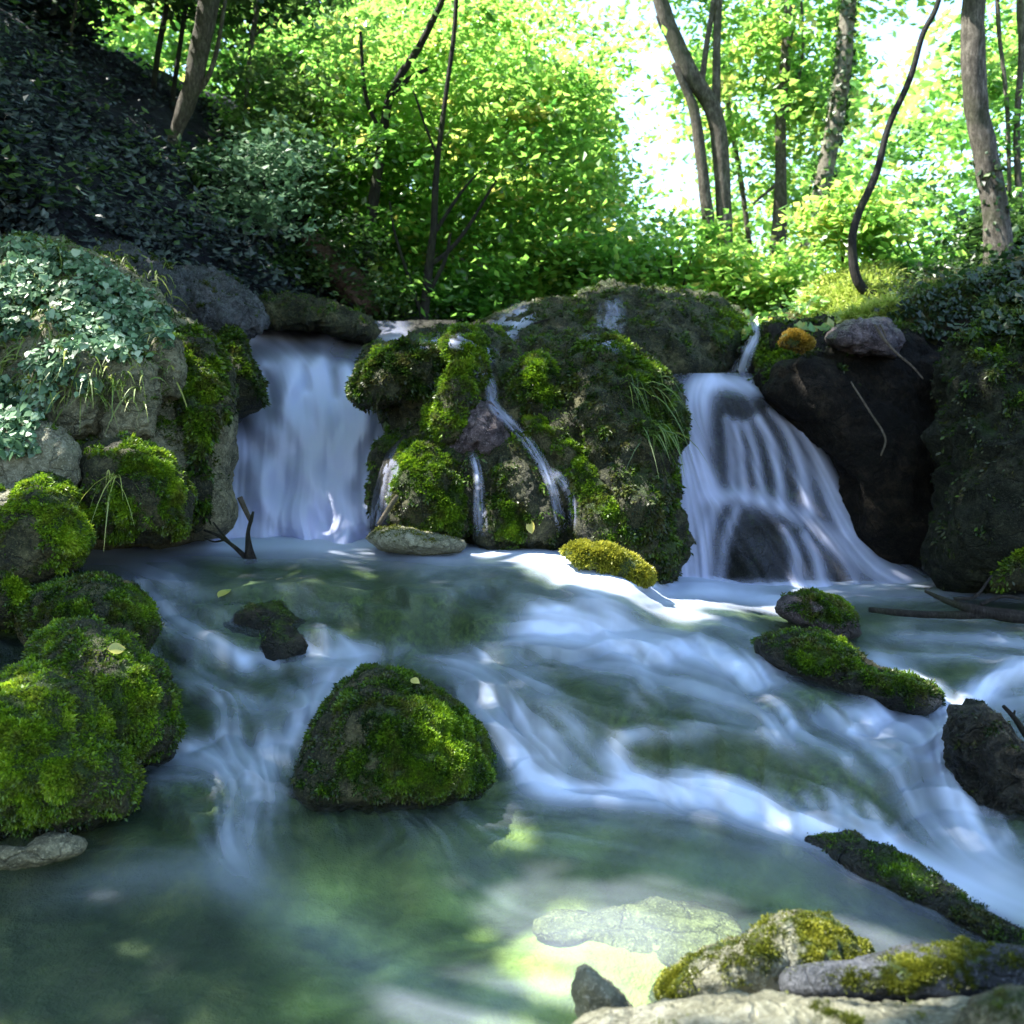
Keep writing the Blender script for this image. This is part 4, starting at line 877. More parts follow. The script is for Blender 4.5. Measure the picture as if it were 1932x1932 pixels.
def tube_geo(W, rad, sides=12, wob=.0, seed=0):
    W = np.array(W, float); rad = np.array(rad, float); n = len(W)
    T = np.gradient(W, axis=0); T /= np.linalg.norm(T, axis=1, keepdims=True)
    ref = np.array([0, 1., 0]) if abs(T[0][1]) < .8 else np.array([1., 0, 0])
    A = np.cross(T, ref); A /= np.linalg.norm(A, axis=1, keepdims=True); B = np.cross(T, A)
    th = np.linspace(0, 2 * np.pi, sides, endpoint=False)
    ring = A[:, None] * np.cos(th)[None, :, None] + B[:, None] * np.sin(th)[None, :, None]
    V = W[:, None] + ring * rad[:, None, None]
    if wob:
        q = V.reshape(-1, 3); dsp = fbm(q * np.array([9., 9., 3.]) + seed, 4).reshape(n, sides); V = V + ring * (dsp * wob * rad[:, None])[..., None]
    V = V.reshape(-1, 3); i = np.arange(n * sides).reshape(n, sides)
    F = np.stack([i[:-1], np.roll(i[:-1], -1, 1), np.roll(i[1:], -1, 1), i[1:]], -1).reshape(-1, 4)
    c0, c1 = len(V), len(V) + 1; V = np.concatenate([V, W[:1], W[-1:]])
    e0 = np.stack([np.roll(i[0], -1), i[0], np.full(sides, c0), np.full(sides, c0)], 1)
    return V, F, (i, c0, c1)

def tube(name, pts, d, mat, parent=None, extra=(), sides=12, wob=.22, seed=0, n=6, **kw):
    """pts: (px, py, width in picture pixels); extra: more limbs of the same wood"""
    Vs, Fs, off = [], [], 0
    for j, pp in enumerate([pts] + list(extra)):
        pp = np.array(pp, float); dd = d if np.isscalar(d) or j == 0 else d
        cols = pp if pp.shape[1] == 4 else np.concatenate([pp, np.full((len(pp), 1), d)], 1)
        s = smoothpath(cols, n)
        V, F, (i, c0, c1) = tube_geo(P(s[:, 0], s[:, 1], s[:, 3]), np.maximum(s[:, 2], 1) * KP * s[:, 3] * .5, sides, wob, seed + j)
        tri = [np.stack([np.roll(i[0], -1), i[0], np.full(sides, c0), np.full(sides, c0)], 1), np.stack([i[-1], np.roll(i[-1], -1), np.full(sides, c1), np.full(sides, c1)], 1)]
        Vs.append(V); Fs.append((F + off, tri[0][:, :3] + off, tri[1][:, :3] + off)); off += len(V)
    V = np.concatenate(Vs); Q = np.concatenate([f[0] for f in Fs]); Tt = np.concatenate([np.concatenate(f[1:]) for f in Fs])
    # quads + end caps in one mesh
    me = bpy.data.meshes.new(name); base = root_loc(parent) if parent else V.mean(0)
    me.from_pydata((V - base).tolist(), [], Q.tolist() + Tt.tolist()); me.polygons.foreach_set('use_smooth', np.ones(len(me.polygons), bool)); me.update()
    me.materials.append(mat); o = bpy.data.objects.new(name, me); COL.objects.link(o)
    if parent: o.parent = parent
    else: o.location = base
    return o

def tree(name, label, cat, pts, d, bark, extra=(), group=None, seed=0, sides=14, wob=.2):
    b = P(pts[0][0], pts[0][1], d)
    root = thing(name, label, cat, tuple(b), group)
    # the trunk goes down into the ground
    x, y = b[0], b[1]; gz = on_ground(x, y) - .3; pyg = HOR - (gz - CAMZ) / (KP * d)
    full = ([(pts[0][0], max(pyg, pts[0][1] + 20), pts[0][2] * 1.25)] if pyg > pts[0][1] + 8 else []) + list(pts)
    tube('trunk', full, d, bark, root, extra, sides, wob, seed)
    return root

G1 = 'trees beyond the ledge'
# the trees on the right
t_fork = tree('forked_tree', 'grey tree forking low into two thick leaning stems right of the sky gap', 'tree', [(1368,520,34),(1366,400,30),(1351,225,32),(1306,145,32),(1266,60,29),(1246,0,27),(1200,-150,22),(1180,-420,14)], 11, BARK,
  [[(1360,530,26),(1336,410,23),(1323,300,22),(1311,215,20),(1293,165,16),(1270,120,10)], [(1351,232,18),(1352,100,15),(1356,0,15),(1366,-200,12)], [(1322,170,12),(1334,80,11),(1346,0,10),(1350,-120,8)], [(1275,80,10),(1252,60,6),(1238,30,4)]], G1, 1)
crown(t_fork, [(1330,60,190,130,11.4,13.4,150),(1430,230,120,120,11.6,13,60),(1300,-150,300,120,10,13,160)], LEAF, .12, 1, bright=.6, thr=-.05)
t_b = tree('slim_tree', 'slim pale tree with a dark ivy-less foot between the forked and the ivy-clad tree', 'tree', [(1466,515,30),(1471,425,28),(1473,325,22),(1473,225,20),(1481,125,20),(1491,0,21),(1500,-250,14)], 12, BARK, [[(1474,340,8),(1450,360,6),(1420,385,4)], [(1473,230,9),(1500,170,8),(1515,90,6),(1512,0,5)]], G1, 2)
crown(t_b, [(1480,90,130,150,12.6,14.5,110),(1500,330,90,120,12.6,15,60)], LEAF, .12, 2, bright=.6)
t_t = tree('thin_tree', 'thin dark sapling close behind the forked tree', 'tree', [(1418,505,9),(1410,430,10),(1398,340,10),(1376,215,10),(1366,120,7)], 13.5, BARK, (), G1, 3, 8)
crown(t_t, [(1400,300,60,170,13.5,15,60)], LEAF, .11, 3, bright=.55)
t_iv = tree('ivy_clad_tree', 'leaning tree lit from the left and wrapped in ivy', 'tree', [(1512,520,34),(1546,375,32),(1576,225,30),(1591,125,30),(1601,0,28),(1625,-250,20)], 11.3, BARK_P, (), G1, 4)
crown(t_iv, [(1600,-60,170,120,10.8,13,110),(1560,150,110,90,11.6,13.5,60)], LEAF, .12, 4, bright=.6)
rng = np.random.RandomState(77)
def trunk_ivy(parent, pts, d, n, mat, L, seed, spread=1.2, name='ivy'):
    rng = np.random.RandomState(seed); s = smoothpath(np.array(pts, float), 8); i = rng.randint(0, len(s), n)
    r = s[i, 2] * KP * d * .5; a = rng.rand(n) * 2 * np.pi
    c = P(s[i, 0], s[i, 1] + rng.normal(size=n) * 8, d)
    o = np.stack([np.cos(a), np.sin(a), rng.normal(size=n) * .2], 1)
    p = c + o * (r * (1.02 + .4 * spread * rng.rand(n)))[:, None]; nr = o + rng.normal(size=p.shape) * .4; nr /= np.linalg.norm(nr, axis=1, keepdims=True)
    return leaf_mesh(name, p, nr, L * (.6 + .8 * rng.rand(n)), .4 + rng.normal(size=n) * .25, mat, parent, rng, W=.8)
trunk_ivy(t_iv, [(1512,520,34),(1546,375,32),(1576,225,30),(1591,125,30),(1601,-20,28)], 11.3, 700, LEAF_D, .075, 5)
t_r = tree('leaning_tree', 'big dark tree with a rough sunlit left side, nearest on the right bank', 'tree', [(1886,520,54),(1878,400,47),(1861,300,43),(1842,200,42),(1836,100,42),(1838,0,40),(1850,-200,34),(1880,-500,20)], 8.6, BARK, (), G1, 6, 18, .26)
crown(t_r, [(1850,-120,160,90,8.6,11,80)], LEAF, .11, 6, bright=.5)
trunk_ivy(t_r, [(1886,520,54),(1878,400,47),(1861,300,43)], 8.6, 160, LEAF_D, .06, 9, .6)
vine = tree('curved_sapling', 'thin dark sapling curving up like a hook from the bright grass', 'sapling', [(1652,562,22),(1630,548,19),(1613,515,18),(1608,450,16),(1621,400,15),(1654,325,14),(1676,240,12),(1716,150,12),(1741,65,11),(1771,0,10),(1800,-150,8)], 8.4, BARK_D, (), None, 7, 10, .1)
crown(vine, [(1800,-130,120,60,8.2,9.5,40)], LEAF, .10, 7)
t_v2 = tree('thin_tree', 'pair of thin pale stems at the top right corner', 'tree', [(1925,420,12),(1918,250,12),(1928,100,13),(1925,0,14),(1930,-150,10)], 10.5, BARK, [[(1905,380,8),(1900,200,8),(1885,60,8),(1880,-60,8)]], G1, 8, 8)
crown(t_v2, [(1930,100,110,130,10.5,12,90),(1920,330,90,100,10.2,12,60)], LEAF, .11, 8, bright=.5)
# bushes on the right
def bush(label, regions, mat, L, seed, bright, group='bushes beyond the ledge', stem=None, **k):
    cx, cy, rx, ry, d0, d1, n = regions[0]; d = (d0 + d1) / 2; b = P(cx, cy + ry, d); b[2] = on_ground(b[0], b[1])
    r = thing('bush', label, 'bush', tuple(b), group)
    py = HOR - (b[2] - CAMZ) / (KP * d)
    tube('stem', [(cx, py + 10, 7), (cx + 6, (cy + py) / 2, 6), (cx - 5, cy, 4)], d, BARK_D, r, [[(cx + 3, (cy + py) / 2 + 8, 5), (cx + rx * .4, cy, 3)], [(cx, (cy + py) / 2 + 4, 5), (cx - rx * .4, cy + 4, 3)]], 6, .1)
    crown(r, regions, mat, L, seed, bright=bright, name='foliage', **k); return r
bush('sunlit bush at the foot of the forked tree', [(1400,520,70,60,10,11,70)], LEAF, .11, 20, .68)
bush('leafy bush between the slim tree and the ivy-clad tree', [(1480,530,55,60,10,11.2,55)], LEAF, .11, 21, .6)
bush('bright leafy bush around the hook of the curved sapling', [(1585,410,70,50,9.4,10.2,50),(1640,410,60,60,9.2,10.2,40)], LEAF, .11, 22, .7)
bush('tall bush filling the gap between the curved sapling and the big leaning tree', [(1740,440,90,110,9.2,11,130),(1720,300,80,80,9.6,11,60)], LEAF, .10, 23, .45)
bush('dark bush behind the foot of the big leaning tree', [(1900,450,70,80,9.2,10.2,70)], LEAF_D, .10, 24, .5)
bush('bush of broad light leaves above the grey dome', [(1270,480,90,70,10.2,11.5,110)], LEAF, .11, 25, .55)
bush('dense green bush between the sapling maple and the grey dome', [(1080,510,130,75,10,11.8,170)], LEAF, .11, 26, .45)
bush('low green bush at the foot of the sapling maple', [(880,560,90,50,9.4,10.6,90)], LEAF, .10, 27, .38)
bush('dim bush on the brow of the dark bank under the big leaning tree', [(1880,540,70,36,7.6,8.2,40)], LEAF_D, .09, 28, .35)

# centre: the maple and the trees behind it
t_m = tree('maple_sapling', 'slender multi-stemmed maple with luminous green leaves in the centre', 'tree', [(800,610,20),(808,520,17),(818,430,14),(823,330,12),(832,250,10),(845,150,9),(858,50,9),(862,-60,8)], 9.35, BARK_D,
  [[(812,500,10),(850,470,9),(885,425,7),(930,350,5),(950,325,3)], [(820,440,8),(848,395,7),(880,350,5),(910,320,3)], [(806,560,9),(840,490,7),(850,440,5)], [(798,600,9),(770,520,7),(745,440,5),(735,380,3)], [(826,300,6),(800,230,5),(780,170,3)]], G1, 10)
crown(t_m, [(900,300,290,230,9.5,12,330),(1060,420,190,130,9.5,11.5,140),(740,400,130,180,9.6,11.5,150),(880,120,340,150,9.6,12,220),(1080,200,150,160,9.8,12,60)], LEAF, .10, 10, bright=.55, thr=-.1, freq=1.1, per=40, rad=.36)
t_c1 = tree('broadleaf_tree', 'slanting dark-limbed tree behind the maple, top left of centre', 'tree', [(690,560,26),(700,420,22),(722,260,18),(740,170,16),(790,90,14),(835,0,12),(870,-80,10)], 9.7, BARK_D, [[(735,180,12),(770,150,10),(810,128,7)], [(722,260,9),(690,180,8),(680,60,6)], [(835,5,8),(880,-30,6),(935,-70,5)]], G1, 11)
crown(t_c1, [(640,170,260,190,12,15.5,240),(900,90,280,120,12.5,16,150)], LEAF, .10, 11, bright=.55, rad=.42, per=36)
t_c2 = tree('broadleaf_tree', 'pale-stemmed tree whose top rises behind the maple', 'tree', [(905,560,16),(880,350,14),(862,150,13),(858,0,13),(860,-120,10)], 15, BARK_P, [[(862,120,8),(900,60,7),(945,0,6)]], G1, 12, 10)
crown(t_c2, [(980,200,190,190,14.5,18,190),(1080,320,130,140,14.5,18,120),(820,330,200,160,14,17,120)], LEAF, .12, 12, bright=.65, rad=.55, per=36)
t_c3 = tree('broadleaf_tree', 'yellowing tree at the left rim of the sky gap', 'tree', [(1130,560,16),(1120,400,14),(1105,250,12),(1090,120,10)], 18, BARK, (), G1, 13, 10)
crown(t_c3, [(1110,160,150,140,17,20,150),(1100,420,130,130,17,20,200),(1180,500,100,60,15,19,120)], LEAF, .13, 13, bright=.85, rad=.6, per=34)
# left: trees on the hill
t_h = tree('hill_tree', 'thick leaning tree with patchy bark on the dark hillside', 'tree', [(308,302,15),(326,262,22),(345,215,30),(362,165,34),(375,100,35),(395,0,36),(420,-160,30),(440,-400,20)], 9.5, BARK, [[(350,200,12),(390,150,10),(410,90,8),(425,0,6)]], G1, 14, 16)
crown(t_h, [(440,-40,200,90,10,12,70)], LEAF_D, .11, 14, bright=.6)
canopy(t_h, (-9.5, -5.3), (7.5, 13), 420, 2, LEAF)  # unseen part of the crown, placed to shade the hillside
for j, (lab, pts, dd, ex) in enumerate([
  ('thin dark stem, left of the pair beside the leaning hill tree', [(276,290,10),(288,180,11),(300,90,11),(316,0,10),(330,-120,8)], 10.2, ()),
  ('thin dark stem touching the leaning hill tree', [(322,260,10),(328,170,10),(342,70,9),(352,0,9),(360,-100,7)], 10.4, ()),
  ('slender grey stem right of the leaning hill tree', [(455,330,7),(465,180,9),(476,70,10),(488,0,10),(500,-120,8)], 11, [[(476,70,5),(520,40,4),(560,30,3)]]),
  ('spindly stem at the top of the dark hillside', [(135,60,5),(142,20,6),(150,-40,5)], 9.6, ())]):
    t = tree('thin_tree', lab, 'tree', pts, dd, BARK_D if j < 2 else BARK, ex, 'thin stems on the hillside', 30 + j, 8)
    cx = pts[-1][0]; crown(t, [(cx + 60, -60, 140, 70, dd - .5, dd + 1.5, 60)], LEAF_D, .10, 30 + j, bright=.6)
t_o = thing('added_shade_tree', 'unseen tree added on the left bank, its boughs shading the stream', 'tree', (-5.6, 3.6, 1.2))  # added out of view; its leaves cast the dappled shade
def wtube(name, pts, mat, parent, sides=12, seed=0):
    s = smoothpath(np.array(pts, float), 6); V, F, e = tube_geo(s[:, :3], s[:, 3], sides, .2, seed)
    return mk(name, V[:-2], F, mat, parent)
wtube('trunk', [(-5.6,3.6,.6,.24),(-5.5,3.7,2.4,.2),(-5.1,3.9,4.4,.17),(-4.4,4.2,6.2,.13),(-3.0,4.6,7.2,.08),(-1.0,5.0,7.6,.04)], BARK, t_o)
for k, b in enumerate([[(-5.1,3.9,4.4,.1),(-4.2,2.8,5.9,.07),(-2.6,2.0,6.7,.04),(-1.2,1.6,6.9,.02)], [(-4.4,4.2,6.2,.09),(-3.6,5.8,7.2,.06),(-2.2,7.2,7.8,.03)], [(-3.0,4.6,7.2,.06),(-1.6,3.4,7.5,.04),(0,2.8,7.6,.02)], [(-5.0,4.0,4.8,.08),(-6.2,5.6,6.4,.05),(-6.4,7.0,7.2,.03)]]):
    wtube('bough', b, BARK, t_o, 8, k)
canopy(t_o, (-7.6, 1.8), (0.0, 8.3), 1750, 3, LEAF, zf=lambda x, y, r: 6.2 + .12 * y + 1.7 * r)
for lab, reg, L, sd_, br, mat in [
  ('shrub of layered leaves coloured sunlit-pale on the hillside, lower left of the maple', [(500,330,110,60,8.6,9.6,40),(560,280,100,50,8.8,9.8,28),(470,410,120,45,8.4,9.2,30)], .085, 40, .6, IVY),  # pale leaf colour in place of sunlight on the sprays
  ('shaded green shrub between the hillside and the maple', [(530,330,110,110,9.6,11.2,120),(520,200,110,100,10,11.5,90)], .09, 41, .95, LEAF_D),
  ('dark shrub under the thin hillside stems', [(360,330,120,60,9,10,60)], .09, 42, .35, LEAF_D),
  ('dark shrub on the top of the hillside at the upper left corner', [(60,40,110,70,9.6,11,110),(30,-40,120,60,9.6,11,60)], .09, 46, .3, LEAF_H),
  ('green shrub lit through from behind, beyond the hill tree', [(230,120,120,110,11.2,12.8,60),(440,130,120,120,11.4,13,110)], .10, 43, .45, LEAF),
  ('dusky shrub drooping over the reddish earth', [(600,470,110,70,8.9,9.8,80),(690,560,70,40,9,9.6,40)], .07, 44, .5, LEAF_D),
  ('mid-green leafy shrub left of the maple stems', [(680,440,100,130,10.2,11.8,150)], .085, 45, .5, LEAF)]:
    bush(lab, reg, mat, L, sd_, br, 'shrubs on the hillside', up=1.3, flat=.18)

# the far wood closing the view: one mass nobody could count
fw = crown(None, [(700,380,420,260,20,30,520),(1000,480,420,130,20,30,420),(1500,330,300,300,20,30,330),(1800,330,260,300,17,26,280),(300,120,420,240,16,24,420),(900,60,330,120,22,30,160),(1250,560,300,60,16,26,200)], LEAF, .26, 60, per=30, rad=.9, bright=.6, name='far_wood', gaps=1.0, thr=-.2)
tag(fw, None, None, None, 'stuff')

# reddish bare earth on the hill foot
rock('earth_bank', 'bare reddish earth bank between the hillside shrubs', 'earth bank', [(565,440),(600,430),(650,480),(690,530),(720,590),(690,600),(640,560),(600,510)], 9.6, .4, PINKSOIL, tilt=.6, rough=.1, seed=70, sub=5)

# ------------------------------------------------------------------ ground cover
rng = np.random.RandomState(123)
def cover(name, px0, px1, py0, py1, n, keys, mat, L, bright, seed, poly=None, updir=.8, dense=None, lift=.03, shape=4, W=.65, tv=.2):
    rng = np.random.RandomState(seed); ps, ns = [], []
    X = px0 + (px1 - px0) * rng.rand(n); Y = py0 + (py1 - py0) * rng.rand(n)
    for x, y in zip(X, Y):
        if poly is not None and not inside(x, y, poly): continue
        h, nn = hit(x, y, keys)
        if h is None: continue
        ps.append(h); ns.append(nn)
    p = np.array(ps); nn = np.array(ns)
    nn *= np.where(nn[:, 1:2] > 0, -1, 1)
    if dense is not None:
        k = fbm(p * dense[0] + seed, 3) > dense[1]; p, nn = p[k], nn[k]
    p = p + nn * (lift * rng.rand(len(p), 1) * 2)
    nr = nn * .6 + np.array([0, -.15, updir]) + rng.normal(size=p.shape) * .4; nr /= np.linalg.norm(nr, axis=1, keepdims=True)
    ti = bright + fbm(p * 2.2 + seed, 3) * tv * 2 + rng.normal(size=len(p)) * tv * .8
    return leaf_mesh(name, p, nr, L * (.4 + 1.3 * rng.rand(len(p)) ** 1.6), ti, mat, None, rng, W=W, axis=np.array([0, -.5, -.8]), shape=shape)
def inside(x, y, poly):
    c = False; j = len(poly) - 1
    for i in range(len(poly)):
        xi, yi = poly[i]; xj, yj = poly[j]
        if (yi > y) != (yj > y) and x < (xj - xi) * (y - yi) / (yj - yi) + xi: c = not c
        j = i
    return c
o = cover('undergrowth', -150, 800, 0, 640, 22000, ['ground'], LEAF_H, .065, .45, 1, dense=(1.3, -.12), lift=.05, tv=.34); o['kind'] = 'stuff'
def plants_on_hill(n, seed, mat, L, br, poly, per=18, rad=.22):
    rng = np.random.RandomState(seed); C = []
    while len(C) < n:
        x, y = rng.rand() * 900 - 120, rng.rand() * 640
        if not inside(x, y, poly): continue
        h, _ = hit(x, y, ['ground'])
        if h is not None and h[1] < 14: C.append(h + np.array([.05, -.05, .06 + .2 * rng.rand()]))
    C = np.array(C); C = C[fbm(C * 1.1 + seed, 3) > -.15]; n = len(C)
    off = rng.normal(size=(n, per, 3)) * np.array([.6, .6, .3]) * (rad * (.5 + rng.rand(n)))[:, None, None]
    p = (C[:, None] + off).reshape(-1, 3); nr = np.array([.25, -.35, 1.]) + rng.normal(size=p.shape) * .4; nr /= np.linalg.norm(nr, axis=1, keepdims=True)
    ti = br + np.repeat(rng.normal(size=n) * .2, per) + rng.normal(size=len(p)) * .15
    o = leaf_mesh('undergrowth', p, nr, L * (.4 + 1.1 * rng.rand(len(p))), ti, mat, None, rng, W=.5); o['kind'] = 'stuff'
HP = [(-100,90),(60,60),(180,170),(300,300),(430,330),(560,410),(690,560),(700,620),(480,600),(380,520),(200,460),(-100,430)]
plants_on_hill(250, 1, LEAF_H, .08, .5, HP); plants_on_hill(90, 2, LEAF_D, .09, .6, HP)
o = cover('undergrowth', 1330, 1560, 520, 640, 1500, ['ground'], LEAF, .09, .75, 2, lift=.1); o['kind'] = 'stuff'
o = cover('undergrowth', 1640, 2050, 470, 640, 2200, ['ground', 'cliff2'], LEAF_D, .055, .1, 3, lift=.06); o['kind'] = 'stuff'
ivp = [(-40,440),(40,450),(120,480),(200,510),(270,560),(320,610),(320,660),(290,640),(260,680),(200,680),(160,740),(120,700),(90,780),(60,800),(-40,800)]
o = cover('ivy', -40, 340, 430, 820, 14000, ['bank'], IVY, .043, .42, 4, poly=ivp, updir=.25, dense=(3.2, -.12), lift=.05, shape=6, W=.8, tv=.42)
tag(o, 'pale green ivy spreading over the top of the left bank', 'ivy')
o = cover('ivy', -40, 70, 770, 860, 400, ['bank'], IVY, .045, .35, 5, updir=.3, lift=.03, shape=6, W=.85); tag(o, 'small patch of ivy under the overhang at the left edge', 'ivy')

def blades(name, roots, L, mat, bright, seed, lean=(0, 0, 1.), spread=.5, droop=.7, wid=.012, parent=None, seg=5):
    rng = np.random.RandomState(seed); n = len(roots); roots = np.asarray(roots)
    d = np.array(lean) + rng.normal(size=(n, 3)) * spread; d /= np.linalg.norm(d, axis=1, keepdims=True)
    ln = L * (.5 + .8 * rng.rand(n)); s = np.cross(d, rng.normal(size=(n, 3))); s /= np.linalg.norm(s, axis=1, keepdims=True)
    rows = []
    for k in range(seg + 1):
        t = k / seg; c = roots + d * (ln * t)[:, None] + np.array([0, 0, -1.]) * (droop * ln * t * t)[:, None]
        wv = s * (wid * (1 - t ** 2) + .0006); rows += [c - wv, c + wv]
    V = np.stack(rows, 1); m = V.shape[1]; F = []
    for k in range(seg): F.append(np.arange(n)[:, None] * m + np.array([2 * k, 2 * k + 1, 2 * k + 3, 2 * k + 2]))
    ti = np.repeat(np.clip(bright + rng.normal(size=n) * .2, 0, 1), m)
    return mk(name, V.reshape(-1, 3), np.concatenate(F), mat, parent, {'tint': ti}, smooth=False)
def roots_px(px0, px1, py0, py1, n, keys, seed):
    rng = np.random.RandomState(seed); out = []
    for _ in range(n):
        h, nn = hit(px0 + (px1 - px0) * rng.rand(), py0 + (py1 - py0) * rng.rand(), keys)
        if h is not None: out.append(h)
    return np.array(out)
g = blades('grass', roots_px(0, 330, 450, 760, 900, ['bank'], 9), .17, GRASS, .6, 9, lean=(.1, -.5, .6), spread=.6, droop=1.0, wid=.005); g['kind'] = 'stuff'
g = blades('grass', roots_px(1515, 1690, 490, 610, 6500, ['ground'], 1), .2, SUNGRASS, .6, 1, spread=.45, droop=.5, wid=.008); g['kind'] = 'stuff'
g = blades('grass', roots_px(1640, 1900, 500, 600, 1500, ['ground', 'cliff2'], 2), .14, GRASS, .15, 2, spread=.5, droop=.5, wid=.007); g['kind'] = 'stuff'
def tuft(label, px, py, spread_px, n, keys, L, mat, br, seed, lean=(0, -.2, 1.), sp=.5, droop=.7, wid=.008):
    r = roots_px(px - spread_px, px + spread_px, py - spread_px * .5, py + spread_px * .5, n, keys, seed)
    if len(r) == 0: return
    return tag(blades('grass_tuft', r, L, mat, br, seed, lean, sp, droop, wid), label, 'grass tuft')
tuft('long arching grass tuft on the crown of the left bank', 95, 478, 26, 46, ['bank', 'ground'], .38, GRASS, .5, 3, sp=.55, droop=.8)
tuft('small yellow-green grass tuft on the ivy bank', 275, 615, 10, 26, ['bank'], .2, GRASS, .95, 4, sp=.7, droop=.9)
tuft('thin grass hanging from the mossy overhanging rock', 220, 900, 14, 14, ['bank'], .2, GRASS, .85, 5, lean=(0.2, -.6, .5), droop=1.2, wid=.004)
tuft('grass blades hanging down the right side of the outcrop', 1210, 720, 50, 30, ['outcrop'], .32, GRASS, .45, 6, lean=(.25, -.6, .1), sp=.35, droop=1.1, wid=.004)
tuft('grass hanging from the lower shoulder of the outcrop', 1235, 810, 30, 36, ['outcrop'], .26, GRASS, .45, 7, lean=(.3, -.6, .1), sp=.35, droop=1.1, wid=.005)
tuft('grass fringe on top of the right-hand cliff', 1895, 590, 40, 60, ['cliff2'], .2, GRASS, .5, 8, sp=.5, droop=.9, wid=.006)

# ------------------------------------------------------------------ thin water on the outcrop and the dome
def trickle(path, keys, strokes_w, inten, seed, off=.025, n=14):
    s = smoothpath(path, n); T = np.gradient(s[:, :2], axis=0); T /= np.linalg.norm(T, axis=1, keepdims=True); Nn = np.stack([-T[:, 1], T[:, 0]], 1)
    W_ = 13; uu = np.linspace(-1, 1, W_); V = np.zeros((len(s), W_, 3)); f = np.zeros((len(s), W_)); last = None; dd = np.full((len(s), W_), np.nan)
    for i in range(len(s)):
        for j in range(W_):
            x, y = s[i, :2] + Nn[i] * uu[j] * s[i, 2]; h, _ = hit(x, y, keys)
            if h is not None: dd[i, j] = h[1]
    md = np.nanmedian(dd); dd = np.where(np.isnan(dd), md, dd); dd = box(dd, 2)
    rngt = np.random.RandomState(seed); nz = fbm(np.stack([np.tile(uu * 3, len(s)), np.repeat(np.arange(len(s)) * .05, W_), np.full(len(s) * W_, seed)], 1), 3).reshape(len(s), W_)
    for i in range(len(s)):
        x = s[i, 0] + Nn[i, 0] * uu * s[i, 2]; y = s[i, 1] + Nn[i, 1] * uu * s[i, 2]; V[i] = P(x, y, dd[i] - off)
    e = np.minimum(1, np.minimum(np.arange(len(s)), np.arange(len(s))[::-1]) / 8.)[:, None]
    f = np.clip((1 - np.abs(uu)[None, :] ** 2) ** 1.5 * (inten + nz * .7) * e, 0, .95)
    o = mk('waterfall', V.reshape(-1, 3), grid_faces(len(s), W_), FALL, None, {'foam': f.ravel()}); o['kind'] = 'structure'
trickle([(905,690,20),(925,730,15),(932,765,13),(965,800,12),(1000,840,13),(1030,890,12),(1050,950,12),(1062,1005,13)], ['outcrop'], 1, .36, 1)
trickle([(1030,885,10),(1060,905,11),(1078,945,10),(1080,1000,10)], ['outcrop'], 1, .32, 2)
trickle([(890,850,10),(902,900,11),(905,960,14),(908,1015,15)], ['outcrop'], 1, .35, 3)
trickle([(770,650,14),(830,642,18),(890,650,18),(940,680,22)], ['outcrop'], 1, .35, 4)
trickle([(1090,640,14),(1140,644,14),(1180,665,12)], ['outcrop'], 1, .3, 5)
trickle([(760,840,20),(735,890,22),(720,950,24),(712,1010,24)], ['outcrop'], 1, .25, 8)
trickle([(1010,586,26),(975,605,34),(945,630,36),(915,655,30)], ['dome'], 1, .55, 6)
trickle([(1150,560,26),(1155,590,30),(1150,620,30),(1140,650,22)], ['dome'], 1, .30, 7)
trickle([(1418,600,10),(1424,630,12),(1410,665,14),(1395,700,18),(1380,722,22)], ['dome', 'cliff'], 1, .6, 9, off=.12)

# ------------------------------------------------------------------ dead wood and fallen leaves
def stick(name, label, cat, pts, d, mat, extra=(), **k): return tag(tube(name, pts, d, mat, None, extra, 8, .25, **k), label, cat)
stick('dead_branch', 'forked black branch stub sticking up from the lip of the upper pool', 'branch', [(474,1062,26),(470,1035,16),(468,1005,8),(474,980,7),(478,965,4)], 5.35, DEADWOOD, [[(470,1058,12),(440,1030,8),(410,1010,6),(385,1000,4)], [(440,1030,5),(420,1008,4),(402,985,3)], [(425,1018,4),(404,1022,3),(385,1015,2)]])
stick('stick', 'short grey stick slanting in front of the left waterfall', 'stick', [(474,985,9),(463,962,10),(452,938,11)], 5.9, DRYWOOD)
stick('stick', 'bare brown stick leaning on the lower lobe of the outcrop', 'stick', [(714,990,8),(730,965,9),(750,935,9)], 5.45, DRYWOOD)
stick('driftwood', 'tangle of dark driftwood lying in the right pool', 'driftwood', [(1745,1115,6),(1790,1135,12),(1850,1152,22),(1932,1165,26),(2000,1170,24)], 5.1, DEADWOOD, [[(1640,1150,10),(1720,1158,14),(1800,1160,16),(1870,1160,14)], [(1800,1130,7),(1840,1125,6),(1872,1085,4)], [(1850,1140,8),(1890,1125,6),(1932,1130,5)]])
stick('dead_branch', 'dark twig poking up behind the jagged rock at the right edge', 'branch', [(1945,1400,16),(1925,1370,12),(1910,1350,9),(1893,1332,7)], 3.6, DEADWOOD, [[(1912,1352,5),(1915,1340,3)]])
stick('root', 'pale dead root hanging over the brow of the dark cliff', 'root', [(1650,612,5),(1668,640,6),(1690,665,5),(1720,690,4),(1742,715,3)], 6.4, DRYWOOD, [[(1660,612,4),(1672,635,4)]])
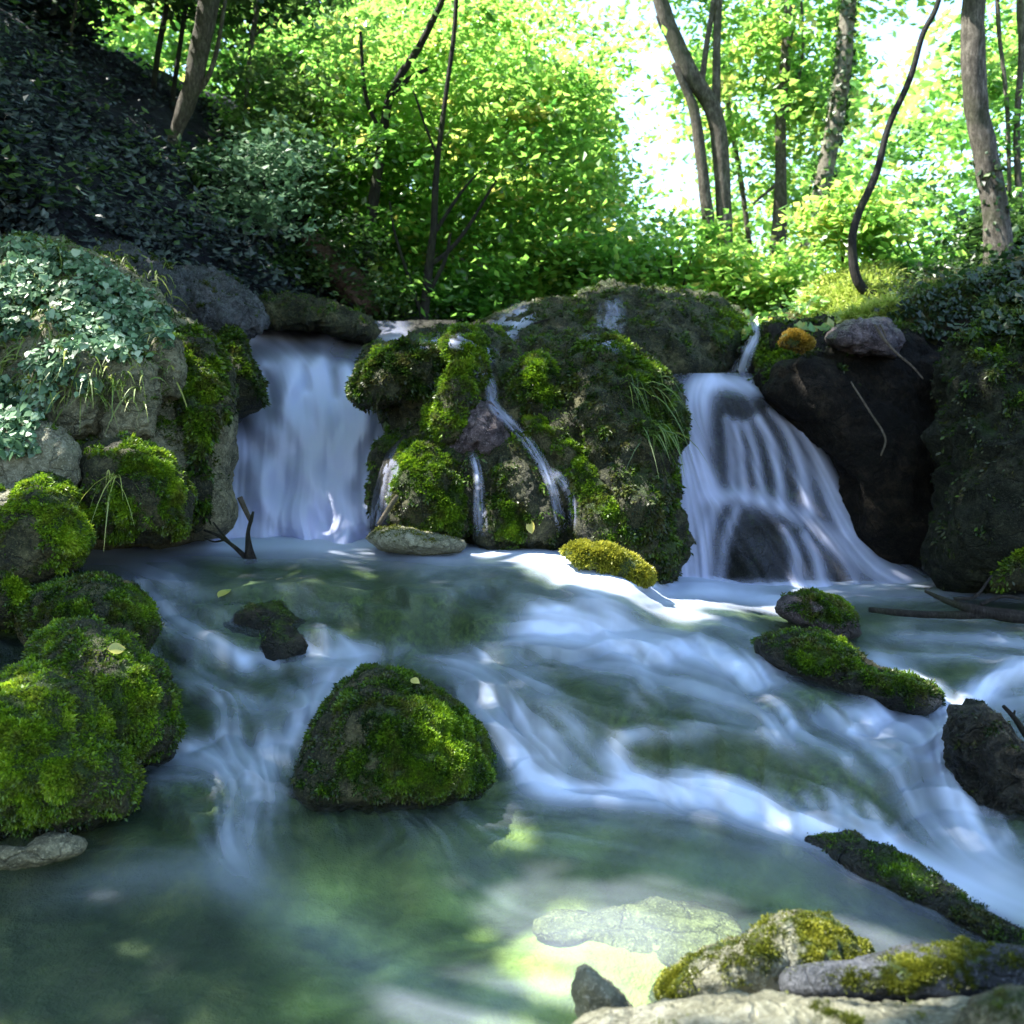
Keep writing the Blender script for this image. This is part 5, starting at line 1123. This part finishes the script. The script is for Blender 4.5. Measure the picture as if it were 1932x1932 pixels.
stick('root', 'thin pale root dangling down the face of the dark cliff', 'root', [(1605,720,3),(1640,775,4),(1670,825,4),(1662,860,3)], 6.35, DRYWOOD)
stick('dead_branch', 'long thin bare branch lying across the top of the grey dome', 'branch', [(880,665,3),(950,640,4),(1010,610,4),(1080,590,3)], 7.6, DEADWOOD, [[(950,640,3),(1000,625,2),(1060,625,2)]])
rock('mossy_log', 'rounded wet log with yellow moss along the bottom right', 'log', [(1468,1862),(1480,1835),(1510,1822),(1560,1832),(1620,1818),(1700,1795),(1800,1785),(1932,1790),(2100,1800),(2120,1900),(1932,1880),(1800,1905),(1640,1890),(1540,1882),(1490,1885)], 2.2, .14, BLUE_STONE, tilt=.3, rough=.05, crag=.02, seed=80, sub=6, c=(1780,1845), moss_amt=-.5, nm=16000, L=.008, mmat=YMOSS, bright=.45, hang=.2, patches=[(1700,1850,70,.9),(1830,1830,80,.8),(1610,1850,40,.6),(1930,1820,70,.6)], part='log_body')
def fallen(label, px, py, keys, L, seed):
    h, nn = hit(px, py, keys)
    if h is None: return
    nn = nn if nn[1] < 0 else -nn
    rng = np.random.RandomState(seed)
    t = np.linspace(0, 1, 9); prof = np.sin(np.pi * t ** .8) * .32
    a = np.cross(nn, rng.normal(size=3)); a /= np.linalg.norm(a); b = np.cross(nn, a)
    c = h + nn * .012 + a * ((t - .5) * L)[:, None] + nn * (.1 * L * np.sin(3 * t))[:, None]
    V = np.stack([c - b * (prof * L)[:, None] + nn * .06 * L, c, c + b * (prof * L)[:, None] + nn * .06 * L], 1)
    tag(mk('fallen_leaf', V.reshape(-1, 3), grid_faces(9, 3), FALLEN, None, {'tint': np.full(27, rng.rand())}, origin=h), label, 'leaf', 'fallen leaves')
fallen('round yellow leaf stuck on the drowned rock below the upper pool', 425, 1125, ['drowned', 'water'], .10, 1)
fallen('pale curled leaf caught on the top of the big left boulder', 216, 1228, ['bb'], .075, 2)
fallen('slim yellow leaf on the foot of the middle lobe of the outcrop', 1005, 992, ['outcrop'], .10, 3)
fallen('tan leaf lying on the shoulder of the mid-stream boulder', 785, 1290, ['cb'], .05, 4)
